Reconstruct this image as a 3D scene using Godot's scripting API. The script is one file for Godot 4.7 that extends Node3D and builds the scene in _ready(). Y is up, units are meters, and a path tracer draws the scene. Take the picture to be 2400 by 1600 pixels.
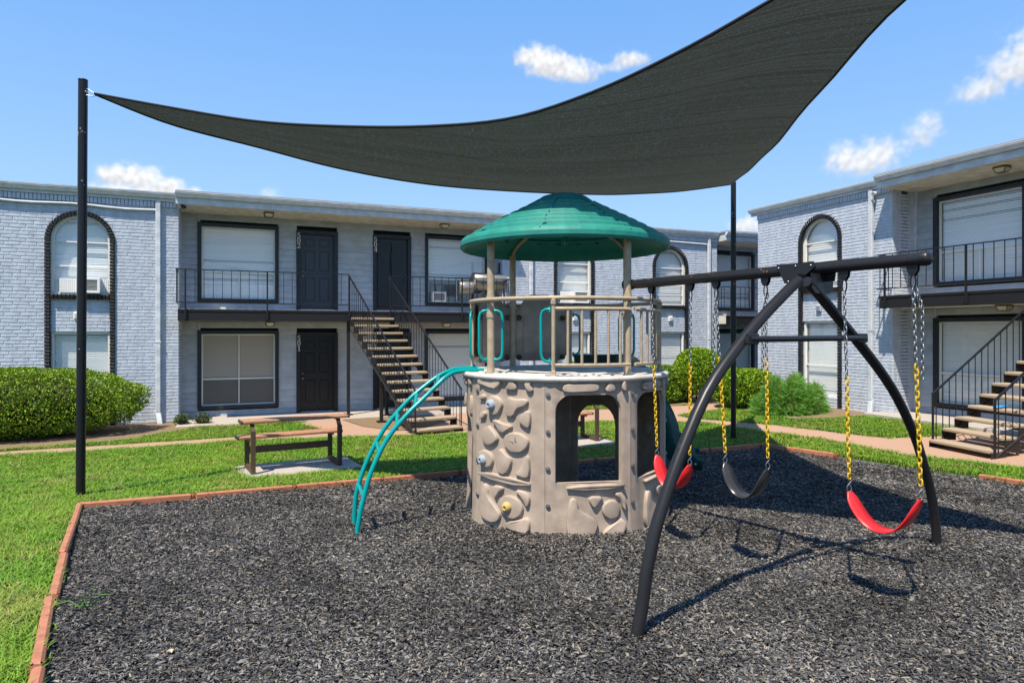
extends Node3D
# A courtyard playground: mulch bed, climbing tower, swing set and shade sail, two apartment buildings behind.
# Distances in metres; P(x, y, d) puts a point x to the right, y up and d in front of the camera.

var rng := RandomNumberGenerator.new()
var M := {}
var used := {}

class MB:
	var st := SurfaceTool.new()
	func _init() -> void:
		st.begin(Mesh.PRIMITIVE_TRIANGLES)
		st.set_smooth_group(-1)
	func soft(on: bool) -> void:
		st.set_smooth_group(1 if on else -1)
	func tri(a: Vector3, b: Vector3, c: Vector3) -> void:
		st.add_vertex(a); st.add_vertex(c); st.add_vertex(b)
	func quad(a: Vector3, b: Vector3, c: Vector3, d: Vector3) -> void:
		tri(a, b, c); tri(a, c, d)
	func box(c: Vector3, s: Vector3, b := Basis.IDENTITY) -> void:
		var h := s * 0.5
		var v := []
		for i in 8:
			v.append(c + b * Vector3(h.x if i & 1 else -h.x, h.y if i & 2 else -h.y, h.z if i & 4 else -h.z))
		quad(v[4], v[5], v[7], v[6]); quad(v[1], v[0], v[2], v[3]); quad(v[5], v[1], v[3], v[7])
		quad(v[0], v[4], v[6], v[2]); quad(v[6], v[7], v[3], v[2]); quad(v[0], v[1], v[5], v[4])
	func cbox(c: Vector3, s: Vector3, ch := 0.01, b := Basis.IDENTITY) -> void:
		# box with chamfered edges
		var h := s * 0.5
		var k := minf(ch, minf(h.x, minf(h.y, h.z)) * 0.9)
		var f := func(sx: float, sy: float, sz: float, ax: int) -> Vector3:
			var p := Vector3(sx * (h.x - k), sy * (h.y - k), sz * (h.z - k))
			p[ax] = (sx if ax == 0 else sy if ax == 1 else sz) * h[ax]
			return c + b * p
		for sgn in [-1.0, 1.0]:
			var s1: float = sgn
			for ax in 3:
				var q := []
				for e in [[-1, -1], [1, -1], [1, 1], [-1, 1]]:
					var w := Vector3.ZERO
					w[ax] = s1; w[(ax + 1) % 3] = e[0]; w[(ax + 2) % 3] = e[1]
					q.append(f.call(w.x, w.y, w.z, ax))
				if s1 > 0: quad(q[0], q[1], q[2], q[3])
				else: quad(q[3], q[2], q[1], q[0])
		for ax in 3:
			var a1 := (ax + 1) % 3
			var a2 := (ax + 2) % 3
			for e in [[-1, -1], [1, -1], [1, 1], [-1, 1]]:
				var lo := Vector3.ZERO
				lo[ax] = -1; lo[a1] = e[0]; lo[a2] = e[1]
				var hi := lo
				hi[ax] = 1
				var p0: Vector3 = f.call(lo.x, lo.y, lo.z, a1)
				var p1: Vector3 = f.call(lo.x, lo.y, lo.z, a2)
				var p2: Vector3 = f.call(hi.x, hi.y, hi.z, a2)
				var p3: Vector3 = f.call(hi.x, hi.y, hi.z, a1)
				if e[0] * e[1] > 0: quad(p0, p1, p2, p3)
				else: quad(p3, p2, p1, p0)
	func bar(a: Vector3, b: Vector3, w: float, h: float, up := Vector3.UP) -> void:
		# square bar from a to b
		var d := (b - a).normalized()
		var sd := d.cross(up)
		if sd.length() < 0.01: sd = d.cross(Vector3.RIGHT)
		sd = sd.normalized()
		var u := sd.cross(d).normalized()
		box((a + b) * 0.5, Vector3(w, h, a.distance_to(b)), Basis(sd, u, -d))
	func tube(pts: Array, r, n := 8, caps := true, closed := false) -> void:
		var rings := []
		var m := pts.size()
		var u := Vector3.ZERO
		for i in m:
			var a: Vector3 = pts[(i - 1 + m) % m] if closed or i > 0 else pts[i]
			var b: Vector3 = pts[(i + 1) % m] if closed or i < m - 1 else pts[i]
			var d := (b - a).normalized()
			if i == 0:
				u = d.cross(Vector3.UP)
				if u.length() < 0.05: u = d.cross(Vector3.RIGHT)
			u = (u - d * u.dot(d)).normalized()
			var w := d.cross(u)
			var rr: float = r[i] if r is Array else r
			var ring := []
			for k in n:
				var t := TAU * k / n
				ring.append(pts[i] + (u * cos(t) + w * sin(t)) * rr)
			rings.append(ring)
		soft(true)
		for i in (m if closed else m - 1):
			var g: Array = rings[i]
			var g2: Array = rings[(i + 1) % m]
			for k in n:
				quad(g[k], g[(k + 1) % n], g2[(k + 1) % n], g2[k])
		soft(false)
		if caps and not closed:
			for k in range(1, n - 1):
				tri(rings[0][0], rings[0][k + 1], rings[0][k])
				tri(rings[m - 1][0], rings[m - 1][k], rings[m - 1][k + 1])
	func lathe(prof: Array, n := 16, c := Vector3.ZERO, b := Basis.IDENTITY, smoothed := true) -> void:
		# profile of [radius, height] turned about the axis y of b, listed from the bottom up
		soft(smoothed)
		for i in prof.size() - 1:
			for k in n:
				var t0 := TAU * k / n
				var t1 := TAU * (k + 1) / n
				var p := func(q: Array, t: float) -> Vector3: return c + b * Vector3(q[0] * cos(t), q[1], -q[0] * sin(t))
				quad(p.call(prof[i], t0), p.call(prof[i], t1), p.call(prof[i + 1], t1), p.call(prof[i + 1], t0))
		soft(false)
	func prism(poly: PackedVector2Array, z0: float, z1: float, xf := Transform3D.IDENTITY) -> void:
		# polygon in the plane xy, thick from z0 to z1 (z1 faces the front)
		var p := poly
		if Geometry2D.is_polygon_clockwise(p): p.reverse()
		var ix := Geometry2D.triangulate_polygon(p)
		for i in range(0, ix.size(), 3):
			var a := p[ix[i]]; var b := p[ix[i + 1]]; var c := p[ix[i + 2]]
			if (b - a).cross(c - a) < 0:
				var q := b; b = c; c = q
			tri(xf * Vector3(a.x, a.y, z1), xf * Vector3(b.x, b.y, z1), xf * Vector3(c.x, c.y, z1))
			tri(xf * Vector3(a.x, a.y, z0), xf * Vector3(c.x, c.y, z0), xf * Vector3(b.x, b.y, z0))
		for i in p.size():
			var a := p[i]; var b := p[(i + 1) % p.size()]
			quad(xf * Vector3(a.x, a.y, z0), xf * Vector3(b.x, b.y, z0), xf * Vector3(b.x, b.y, z1), xf * Vector3(a.x, a.y, z1))
	func mesh() -> ArrayMesh:
		st.generate_normals()
		return st.commit()

# ---------------------------------------------------------------- naming and placing
func P(x: float, y: float, d: float) -> Vector3:
	return Vector3(x, y, -d)

func G(x: float, d: float, lift := 0.0) -> Vector3:
	return P(x, ter(x, d) + lift, d)

func numbered(called: String) -> String:
	var n: int = used.get(called, 0)
	used[called] = n + 1
	return called if n == 0 else "%s_%03d" % [called, n]

func thing(called: String, label: String, category: String, at := Vector3.ZERO, turn := 0.0, group := "") -> Node3D:
	var o := Node3D.new()
	o.name = numbered(called)
	add_child(o)
	o.position = at
	o.rotation.y = turn
	return tag(o, label, category, group)

func tag(o: Node3D, label: String, category: String, group := "") -> Node3D:
	o.set_meta("label", label); o.set_meta("category", category)
	if group: o.set_meta("group", group)
	return o

func obj(called: String, mesh: Mesh, m: Material, parent: Node = null) -> MeshInstance3D:
	var o := MeshInstance3D.new()
	o.mesh = mesh
	o.material_override = m
	put(o, called, parent)
	return o

func put(o: Node3D, called: String, parent: Node) -> void:
	if parent == null:
		o.name = numbered(called)
		add_child(o)
		return
	var counts: Dictionary = parent.get_meta("counts_", {})
	var n: int = counts.get(called, 0)
	counts[called] = n + 1
	parent.set_meta("counts_", counts)
	o.name = called if n == 0 else "%s_%03d" % [called, n]
	parent.add_child(o, true)

func struct(called: String, mesh: Mesh, m: Material) -> MeshInstance3D:
	var o := obj(called, mesh, m)
	o.set_meta("kind", "structure")
	return o

func many(called: String, mesh: Mesh, m: Material, xf: Array, cols: Array, parent: Node = null) -> MultiMeshInstance3D:
	var mm := MultiMesh.new()
	mm.transform_format = MultiMesh.TRANSFORM_3D
	mm.use_colors = true
	mm.mesh = mesh
	mm.instance_count = xf.size()
	for i in xf.size():
		mm.set_instance_transform(i, xf[i])
		mm.set_instance_color(i, cols[i])
	var o := MultiMeshInstance3D.new()
	o.multimesh = mm
	o.material_override = m
	put(o, called, parent)
	o.set_meta("kind", "stuff")
	return o

func dup(root: Node3D, at: Vector3, turn: float, label: String) -> Node3D:
	var r: Node3D = root.duplicate()
	r.name = numbered(root.name.rstrip("0123456789").trim_suffix("_"))
	add_child(r)
	r.position = at
	r.rotation.y = turn
	r.set_meta("label", label)
	return r

# ---------------------------------------------------------------- terrain
func sstep(a: float, b: float, t: float) -> float:
	var k := clampf((t - a) / (b - a), 0, 1)
	return k * k * (3 - 2 * k)

const CA := 0.92388
const SA := 0.38268

func ter(x: float, d: float) -> float:
	var v := 0.68 - 0.07 * maxf(d, 0.0)
	var g := 0.05 * log(1.0 + exp(v / 0.05)) if v < 1.5 else v
	return g + 0.22 * sstep(8.5, 13.0, CA * x + SA * d)

func poly(a: Array) -> PackedVector2Array:
	var p := PackedVector2Array()
	for i in range(0, a.size(), 2): p.append(Vector2(a[i], a[i + 1]))
	return p

func sheet(pg: PackedVector2Array, lift: float, cell := 0.4, rough := 0.0) -> ArrayMesh:
	# a polygon in plan (x, d) laid on the terrain
	var mb := MB.new()
	mb.soft(true)
	var lo := pg[0]; var hi := pg[0]
	for p in pg:
		lo = Vector2(minf(lo.x, p.x), minf(lo.y, p.y)); hi = Vector2(maxf(hi.x, p.x), maxf(hi.y, p.y))
	var hgt := func(p: Vector2) -> Vector3:
		var k := 0.0
		if rough > 0: k = rough * (sin(p.x * 3.1 + p.y * 1.3) * cos(p.y * 2.7 - p.x * 0.8) + 0.5 * sin(p.x * 7.3) * sin(p.y * 6.1))
		return G(p.x, p.y, lift + k)
	for i in int(ceil((hi.x - lo.x) / cell)):
		for j in int(ceil((hi.y - lo.y) / cell)):
			var c := lo + Vector2(i, j) * cell
			var sq := PackedVector2Array([c, c + Vector2(cell, 0), c + Vector2(cell, cell), c + Vector2(0, cell)])
			for piece in Geometry2D.intersect_polygons(pg, sq):
				var ix := Geometry2D.triangulate_polygon(piece)
				for t in range(0, ix.size(), 3):
					var a: Vector3 = hgt.call(piece[ix[t]])
					var b: Vector3 = hgt.call(piece[ix[t + 1]])
					var e: Vector3 = hgt.call(piece[ix[t + 2]])
					if (b - a).cross(e - a).y > 0: mb.tri(a, b, e)
					else: mb.tri(a, e, b)
	return mb.mesh()

# ---------------------------------------------------------------- materials
func noise_tex(freq: float, lo: float, hi: float, oct := 4, size := 512, kind := FastNoiseLite.TYPE_SIMPLEX_SMOOTH, sd := 1) -> NoiseTexture2D:
	var n := FastNoiseLite.new()
	n.noise_type = kind
	n.frequency = freq
	n.fractal_octaves = oct
	n.seed = sd
	var g := Gradient.new()
	g.set_color(0, Color(lo, lo, lo)); g.set_color(1, Color(hi, hi, hi))
	var t := NoiseTexture2D.new()
	t.noise = n
	t.width = size; t.height = size
	t.seamless = true
	t.color_ramp = g
	return t

func mat(called: String, c: Color, rough := 0.7, tex: Texture2D = null, scale := 1.0, bump := 0.0, btex: Texture2D = null) -> StandardMaterial3D:
	var m := StandardMaterial3D.new()
	m.resource_name = called
	m.albedo_color = c.linear_to_srgb()
	m.roughness = rough
	m.metallic_specular = 0.4
	if tex or btex:
		m.uv1_triplanar = true
		m.uv1_world_triplanar = true
		m.uv1_scale = Vector3.ONE * scale
	if tex: m.albedo_texture = tex
	if btex and bump > 0:
		m.heightmap_enabled = true
		m.heightmap_texture = btex
		m.heightmap_scale = bump
	M[called] = m
	return m

func speck_tex(size: int, count: int, base: float, spot: float, rmin: float, rmax: float, sd: int) -> ImageTexture:
	# paint chips and scuffs: pale flecks on a plain ground
	var r := RandomNumberGenerator.new()
	r.seed = sd
	var im := Image.create(size, size, false, Image.FORMAT_RGB8)
	im.fill(Color(base, base, base))
	for i in count:
		var cx := r.randi() % size
		var cy := r.randi() % size
		var rad := rmin + (rmax - rmin) * pow(r.randf(), 3.0)
		var v := lerpf(base, spot, 0.4 + 0.6 * r.randf())
		for y in range(-ceili(rad), ceili(rad) + 1):
			for x in range(-ceili(rad), ceili(rad) + 1):
				if x * x + y * y <= rad * rad * (0.5 + r.randf()):
					im.set_pixel(posmod(cx + x, size), posmod(cy + y, size), Color(v, v, v))
	return ImageTexture.create_from_image(im)

func materials() -> void:
	var fine := noise_tex(0.08, 0.78, 1.0, 5)
	var blotch := noise_tex(0.012, 0.8, 1.0, 5, 512, FastNoiseLite.TYPE_SIMPLEX_SMOOTH, 4)
	var bumpy := noise_tex(0.05, 0.0, 1.0, 4, 512, FastNoiseLite.TYPE_SIMPLEX_SMOOTH, 8)
	var peb := noise_tex(0.11, 0.6, 1.0, 2, 512, FastNoiseLite.TYPE_CELLULAR, 3)
	var scuff := speck_tex(512, 260, 0.62, 1.0, 0.5, 4.0, 7)
	M.fine = fine; M.blotch = blotch
	mat("brick_paint", Color(0.545, 0.60, 0.69), 0.55, blotch, 0.5, 0.25, bumpy)
	mat("brick_paint_warm", Color(0.57, 0.62, 0.70), 0.55, blotch, 0.7, 0.25, bumpy)
	mat("brick_paint_cool", Color(0.52, 0.58, 0.68), 0.55, blotch, 0.6, 0.25, bumpy)
	var streaks := noise_tex(0.02, 0.84, 1.0, 5, 512, FastNoiseLite.TYPE_SIMPLEX_SMOOTH, 31)
	for n in ["brick_paint", "brick_paint_warm", "brick_paint_cool"]:
		M[n].uv1_scale = Vector3(0.7, 0.16, 0.7)
		M[n].albedo_texture = streaks
	mat("black_brick", Color(0.022, 0.022, 0.024), 0.45, blotch, 1.5, 0.3, bumpy)
	mat("siding", Color(0.52, 0.565, 0.61), 0.5, blotch, 0.4)
	mat("siding_b", Color(0.49, 0.54, 0.59), 0.5, blotch, 0.55)
	mat("trim_white", Color(0.66, 0.71, 0.76), 0.45, blotch, 0.6)
	mat("gutter", Color(0.74, 0.77, 0.80), 0.35, blotch, 0.8)
	mat("soffit", Color(0.74, 0.71, 0.62), 0.7, blotch, 0.5)
	mat("dark_trim", Color(0.026, 0.032, 0.038), 0.4, blotch, 1.0)
	mat("door_black", Color(0.017, 0.018, 0.020), 0.32)
	mat("door_slate", Color(0.045, 0.056, 0.070), 0.38)
	mat("slab_dark", Color(0.040, 0.038, 0.042), 0.5, scuff, 0.6)
	mat("iron", Color(0.014, 0.014, 0.016), 0.38)
	mat("iron_worn", Color(0.05, 0.046, 0.045), 0.5, scuff, 1.6)
	mat("slat_white", Color(0.80, 0.82, 0.82), 0.5)
	mat("frame_white", Color(0.72, 0.73, 0.70), 0.45)
	mat("screen_taupe", Color(0.46, 0.42, 0.36), 0.8, fine, 6.0)
	mat("screen_dark", Color(0.16, 0.15, 0.14), 0.5, fine, 6.0)
	mat("inside_dark", Color(0.03, 0.035, 0.04), 0.9)
	mat("plastic_white", Color(0.75, 0.75, 0.73), 0.45)
	mat("grille_grey", Color(0.12, 0.12, 0.115), 0.6)
	mat("brass", Color(0.55, 0.42, 0.18), 0.3).metallic = 1.0
	mat("steel", Color(0.36, 0.36, 0.36), 0.42).metallic = 1.0
	mat("chain_yellow", Color(0.62, 0.40, 0.02), 0.35)
	mat("lamp_metal", Color(0.10, 0.085, 0.065), 0.4)
	var lg := mat("lamp_glass", Color(0.75, 0.70, 0.50), 0.3)
	lg.backlight_enabled = true
	lg.backlight = Color(0.5, 0.5, 0.4)
	mat("roof_felt", Color(0.35, 0.35, 0.36), 0.8, fine, 2.0)
	mat("concrete", Color(0.50, 0.45, 0.40), 0.85, fine, 0.7, 0.2, bumpy)
	mat("path_stone", Color(0.66, 0.42, 0.29), 0.9, peb, 3.0, 0.3, peb)
	mat("soil", Color(0.27, 0.19, 0.115), 0.95, fine, 1.2, 1.0, bumpy)
	mat("lawn_soil", Color(0.055, 0.075, 0.018), 0.95, fine, 1.5, 1.0, bumpy)
	mat("mulch_bed", Color(0.012, 0.012, 0.013), 0.9, fine, 3.0, 2.0, bumpy)
	mat("timber", Color(0.50, 0.205, 0.115), 0.6, blotch, 1.2)
	mat("timber_notch", Color(0.20, 0.06, 0.03), 0.7)
	mat("tread", Color(0.46, 0.36, 0.25), 0.85, fine, 1.2, 0.3, bumpy)
	mat("bench_plank", Color(0.46, 0.23, 0.135), 0.65, blotch, 2.0)
	mat("bench_frame", Color(0.085, 0.055, 0.038), 0.5)
	mat("tower_plastic", Color(0.47, 0.38, 0.305), 0.5, blotch, 0.8, 0.05, bumpy)
	mat("tower_dark", Color(0.21, 0.185, 0.165), 0.55, blotch, 0.9)
	mat("post_beige", Color(0.47, 0.38, 0.27), 0.4, blotch, 1.3)
	mat("deck_white", Color(0.66, 0.62, 0.57), 0.5, blotch, 1.0)
	mat("roof_teal", Color(0.024, 0.27, 0.22), 0.55, blotch, 0.9)
	mat("cap_teal", Color(0.010, 0.17, 0.19), 0.35)
	mat("teal_tube", Color(0.0, 0.27, 0.27), 0.25)
	mat("slide_green", Color(0.004, 0.060, 0.055), 0.25)
	mat("hold_grey", Color(0.36, 0.42, 0.47), 0.7, fine, 5.0)
	mat("hold_yellow", Color(0.62, 0.45, 0.16), 0.7, fine, 5.0)
	mat("frame_black", Color(0.050, 0.050, 0.056), 0.36, scuff, 0.9)
	mat("pole_black", Color(0.034, 0.035, 0.040), 0.30, scuff, 0.8)
	mat("red_rubber", Color(0.66, 0.022, 0.026), 0.38)
	mat("grey_rubber", Color(0.034, 0.034, 0.037), 0.26)
	mat("grill_metal", Color(0.33, 0.31, 0.28), 0.35).metallic = 0.5
	mat("cable_blue", Color(0.01, 0.25, 0.65), 0.4)
	mat("cream", Color(0.62, 0.58, 0.48), 0.5)
	for n in ["leaf", "frond", "grass_blade"]:
		var m := mat(n, Color(1, 1, 1), 0.55)
		m.vertex_color_use_as_albedo = true
		m.cull_mode = BaseMaterial3D.CULL_DISABLED
		m.backlight_enabled = true
		m.backlight = Color(0.6, 0.6, 0.6) if n != "leaf" else Color(0.45, 0.45, 0.45)
	M.leaf.roughness = 0.38
	mat("chip", Color(1, 1, 1), 0.65).vertex_color_use_as_albedo = true
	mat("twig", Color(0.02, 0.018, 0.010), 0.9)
	var g := mat("pane", Color(1, 1, 1, 0.06), 0.03)
	g.albedo_color = Color(0.95, 1, 1, 0.06)
	g.transparency = BaseMaterial3D.TRANSPARENCY_ALPHA
	g.metallic_specular = 0.7
	# shade cloth: a knitted weave with pinholes that let the sky through
	var r := RandomNumberGenerator.new()
	r.seed = 21
	var streak := FastNoiseLite.new()
	streak.frequency = 0.02
	streak.seed = 5
	var s := 768
	var im := Image.create(s, s, false, Image.FORMAT_RGBA8)
	for y in s:
		var row := 0.74 + 0.34 * streak.get_noise_2d(0, y * 6.0)
		for x in s:
			var v := row * (0.80 + 0.2 * streak.get_noise_2d(x * 1.2, y * 14.0)) * (0.85 + 0.15 * r.randf())
			im.set_pixel(x, y, Color(v, v, v, 1))
	for i in 2400:
		var hx := r.randi() % s
		var hy := r.randi() % s
		for k in [1, 2, 3, 4, 6][r.randi() % 5]:
			im.set_pixel((hx + k % 2) % s, (hy + k / 2) % s, Color(1, 1, 1, 0))
	var cl := mat("shade_cloth", Color(0.21, 0.226, 0.205), 0.85)
	cl.albedo_texture = ImageTexture.create_from_image(im)
	cl.transparency = BaseMaterial3D.TRANSPARENCY_ALPHA_SCISSOR
	cl.alpha_scissor_threshold = 0.5
	cl.cull_mode = BaseMaterial3D.CULL_DISABLED
	cl.backlight_enabled = true
	cl.backlight = Color(0.72, 0.73, 0.68)

# ---------------------------------------------------------------- sky
func sky_image() -> Image:
	var w := 3072
	var h := 1536
	var im := Image.create(w, h, false, Image.FORMAT_RGBF)
	for y in h:
		var el := (0.5 - (y + 0.5) / h) * PI
		var c: Color
		if el < 0:
			c = Color(0.30, 0.33, 0.30).lerp(Color(0.12, 0.14, 0.10), clampf(-el * 3.0, 0, 1))
		else:
			var k := pow(1.0 - sin(el), 2.9)
			c = Color(0.066, 0.206, 0.505).lerp(Color(0.35, 0.52, 0.70), k)
		im.fill_rect(Rect2i(0, y, w, 1), c)
	var big := FastNoiseLite.new()
	big.frequency = 1.0
	big.fractal_octaves = 4
	big.seed = 12
	# puffs: azimuth and elevation of the middle, half width and half height, all in degrees, and softness
	var puffs := [
		[2.1, 22.5, 2.2, 1.1, 0.0], [4.0, 21.6, 3.0, 1.15, 0.0], [5.7, 21.2, 2.3, 1.0, 0.1], [3.2, 22.0, 2.6, 1.0, 0.0], [8.6, 21.5, 1.6, 0.5, 0.5], [10.2, 22.0, 1.6, 0.75, 0.1], [9.4, 22.2, 0.9, 0.5, 0.2],
		[-29.5, 11.3, 2.4, 1.25, 0.0], [-31.2, 11.4, 1.3, 1.0, 0.0], [-27.6, 10.9, 1.7, 0.9, 0.0], [-25.8, 10.4, 1.2, 0.8, 0.0], [-30.0, 10.2, 3.2, 0.8, 0.0],
		[26.8, 13.2, 1.7, 1.3, 0.2], [29.0, 13.2, 1.9, 1.5, 0.2], [27.9, 12.5, 2.6, 1.1, 0.25],
		[31.8, 14.2, 1.4, 1.5, 0.45], [32.4, 15.0, 0.9, 0.9, 0.5],
		[35.4, 16.5, 1.9, 1.1, 0.3], [37.4, 17.6, 2.4, 1.7, 0.2], [39.5, 18.6, 3.0, 2.4, 0.15],
		[19.6, 8.5, 1.6, 0.9, 0.1], [-20.0, 10.8, 1.2, 1.0, 0.7], [-16.5, 10.1, 1.6, 0.5, 0.5]]
	var r := RandomNumberGenerator.new()
	r.seed = 77
	for i in 26:
		var az := 50.0 + r.randf() * 258.0
		var el := 7.0 + r.randf() * 24.0
		for k in 4:
			puffs.append([az + r.randf_range(-4, 4), el + r.randf_range(-0.8, 0.8), r.randf_range(2, 5), r.randf_range(0.9, 2.2), r.randf_range(0, 0.3)])
	for p in puffs:
		var reach: float = 1.7
		var x0 := int(floor((p[0] - p[2] * reach) / 360.0 * w))
		var x1 := int(floor((p[0] + p[2] * reach) / 360.0 * w))
		var y0 := int((0.5 - (p[1] + p[3] * reach) / 180.0) * h)
		var y1 := int((0.5 - (p[1] - p[3] * reach) / 180.0) * h)
		for y in range(y0, y1 + 1):
			for x in range(x0, x1 + 1):
				var az: float = (x + 0.5) / w * 360.0
				var el: float = (0.5 - (y + 0.5) / h) * 180.0
				var u: float = (az - p[0]) / p[2]
				var v: float = (el - p[1]) / p[3]
				if v < 0: v *= 1.35
				var n := big.get_noise_2d(az * 0.9, el * 0.9) * 0.9 + big.get_noise_2d(az * 2.7 + 50, el * 2.7) * 0.35
				var d: float = 1.14 - sqrt(u * u + v * v) + n * (0.36 + 0.25 * p[4])
				var a: float = sstep(0.0, 0.80 + p[4] * 0.9, d) * (1.0 - 0.6 * p[4])
				if a <= 0.0: continue
				var lit := clampf(0.80 + 0.22 * v + 0.25 * big.get_noise_2d(az * 1.6 - 30, el * 1.6), 0.66, 1.0)
				var px := posmod(x, w)
				im.set_pixel(px, y, im.get_pixel(px, y).lerp(Color(0.62, 0.63, 0.65) * lit, a))
	return im

# ---------------------------------------------------------------- buildings
func cut(x0: float, x1: float, holes: Array) -> Array:
	# what is left of x0..x1 beside the holes
	var out := [[x0, x1]]
	for hl in holes:
		var nxt := []
		for s in out:
			if hl[1] <= s[0] or hl[0] >= s[1]: nxt.append(s)
			else:
				if hl[0] - s[0] > 0.015: nxt.append([s[0], hl[0]])
				if s[1] - hl[1] > 0.015: nxt.append([hl[1], s[1]])
		out = nxt
	return out

const CH := 0.0765   # brick course

func brick_mesh(w: float, sd: int) -> ArrayMesh:
	# one brick face of true size with uneven arrises; 10 triangles; x 0..w, y 0..CH - 0.008, z 0..0.014
	var r := RandomNumberGenerator.new()
	r.seed = sd
	var mb := MB.new()
	var h := CH - 0.008
	var j := func(a: float) -> float: return r.randf_range(-a, a)
	var tilt := r.randf_range(-0.0012, 0.0012)
	var q := [Vector3(0.007 + j.call(0.004), 0.010 + j.call(0.004), 0.009 - tilt), Vector3(w - 0.007 + j.call(0.004), 0.010 + j.call(0.004), 0.009 - tilt * 0.4), Vector3(w - 0.007 + j.call(0.004), h - 0.009 + j.call(0.004), 0.009 + tilt), Vector3(0.007 + j.call(0.004), h - 0.009 + j.call(0.004), 0.009 + tilt * 0.6)]
	var o := [Vector3(0, 0.002 + j.call(0.002), 0), Vector3(w, 0.002 + j.call(0.002), 0), Vector3(w, h - 0.002 + j.call(0.002), 0), Vector3(0, h - 0.002 + j.call(0.002), 0)]
	mb.quad(q[0], q[1], q[2], q[3])
	for i in 4: mb.quad(o[i], o[(i + 1) % 4], q[(i + 1) % 4], q[i])
	return mb.mesh()

func brick_of(w: float) -> ArrayMesh:
	var key := "%d_%d" % [int(round(w * 200.0)), rng.randi() % 4]
	if not brick_shapes.has(key): brick_shapes[key] = brick_mesh(round(w * 200.0) / 200.0, brick_shapes.size() + 40)
	return brick_shapes[key]

var brick_shapes := {}

func brick_row_list(x0: float, x1: float, y0: float, y1: float, z: float, hole: Callable, turn := 0) -> Array:
	# [x, y, width, z, turn] of each brick
	var out := []
	var n := int(round((y1 - y0) / CH))
	for i in n:
		var y := y0 + i * CH
		var off := [0.0, 0.145, 0.06, 0.2][i % 4] as float
		for s in cut(x0, x1, hole.call(y + CH * 0.5)):
			var x: float = floor((s[0] - off) / 0.297) * 0.297 + off
			while x < s[1] - 0.012:
				var a := maxf(x, s[0])
				var b := minf(x + 0.297, s[1])
				if b - a > 0.03: out.append([a + 0.004, y + 0.004, b - a - 0.008, z, turn])
				x += 0.297
	return out

func lay_bricks(list: Array, root: Node3D, parent: Node, cam_local: Vector3, singles: int) -> void:
	# those that show largest as parts, the rest as one part
	var shown := func(a: Array) -> float:
		var c := Vector3(a[0] + a[2] * 0.5, a[1], a[3]) if a[4] == 0 else Vector3(a[3], a[1], a[0])
		var wd: Vector3 = root.transform * c
		if absf(wd.x / -wd.z) > 0.775: return 1e6
		return wd.length() - a[2] * 2.0
	var keyed := []
	for b in list: keyed.append([shown.call(b), b])
	keyed.sort_custom(func(a, b): return a[0] < b[0])
	var st := SurfaceTool.new()
	st.begin(Mesh.PRIMITIVE_TRIANGLES)
	var mats := [M.brick_paint, M.brick_paint_warm, M.brick_paint_cool, M.brick_paint]
	for i in keyed.size():
		var b: Array = keyed[i][1]
		var xf: Transform3D
		if b[4] == 0: xf = Transform3D(Basis.IDENTITY, Vector3(b[0], b[1], b[3] - 0.001))
		elif b[4] == 1: xf = Transform3D(Basis(Vector3(0, 0, -1), Vector3(0, 1, 0), Vector3(1, 0, 0)), Vector3(b[3] - 0.001, b[1], b[0] + b[2]))
		else: xf = Transform3D(Basis(Vector3(0, 0, 1), Vector3(0, 1, 0), Vector3(-1, 0, 0)), Vector3(b[3] + 0.001, b[1], b[0]))
		var sh := brick_of(b[2])
		if i < singles and keyed[i][0] < 1e5:
			obj("brick", sh, mats[rng.randi() % 4], parent).transform = xf
		else: st.append_from(sh, 0, xf)
	obj("brickwork", st.commit(), M.brick_paint, parent).set_meta("kind", "stuff")

func box_part(called: String, c: Vector3, s: Vector3, m: Material, parent: Node, ch := 0.0) -> MeshInstance3D:
	var mb := MB.new()
	if ch > 0: mb.cbox(c, s, ch)
	else: mb.box(c, s)
	return obj(called, mb.mesh(), m, parent)

func ring_frame(x0: float, x1: float, y0: float, y1: float, w: float, z0: float, z1: float) -> ArrayMesh:
	var mb := MB.new()
	var zc := (z0 + z1) * 0.5
	var dz := z1 - z0
	mb.cbox(Vector3((x0 + x1) * 0.5, y1 - w * 0.5, zc), Vector3(x1 - x0, w, dz), 0.004)
	mb.cbox(Vector3((x0 + x1) * 0.5, y0 + w * 0.5, zc), Vector3(x1 - x0, w, dz), 0.004)
	mb.cbox(Vector3(x0 + w * 0.5, (y0 + y1) * 0.5, zc), Vector3(w, y1 - y0 - 2 * w, dz), 0.004)
	mb.cbox(Vector3(x1 - w * 0.5, (y0 + y1) * 0.5, zc), Vector3(w, y1 - y0 - 2 * w, dz), 0.004)
	return mb.mesh()

func blind_mesh(x0: float, x1: float, y0: float, y1: float, z: float, half = null) -> ArrayMesh:
	var mb := MB.new()
	var y := y0
	var c := (x0 + x1) * 0.5
	while y < y1 - 0.02:
		var hw := (x1 - x0) * 0.5
		if half != null: hw = minf(hw, half.call(y + 0.03))
		if hw > 0.05:
			var sag := rng.randf_range(-0.003, 0.003)
			var tilt := rng.randf_range(1.07, 1.17) if rng.randf() > 0.06 else 0.45
			if rng.randf() < 0.05: sag *= 5.0
			mb.box(Vector3(c, y + 0.025, z), Vector3(hw * 2, 0.051, 0.003), Basis(Vector3.BACK, sag) * Basis(Vector3.RIGHT, -PI / 2 + tilt + 0.25))
		y += 0.052
	return mb.mesh()

func flat(pg: PackedVector2Array, z: float) -> ArrayMesh:
	var mb := MB.new()
	mb.prism(pg, z - 0.004, z)
	return mb.mesh()

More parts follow.
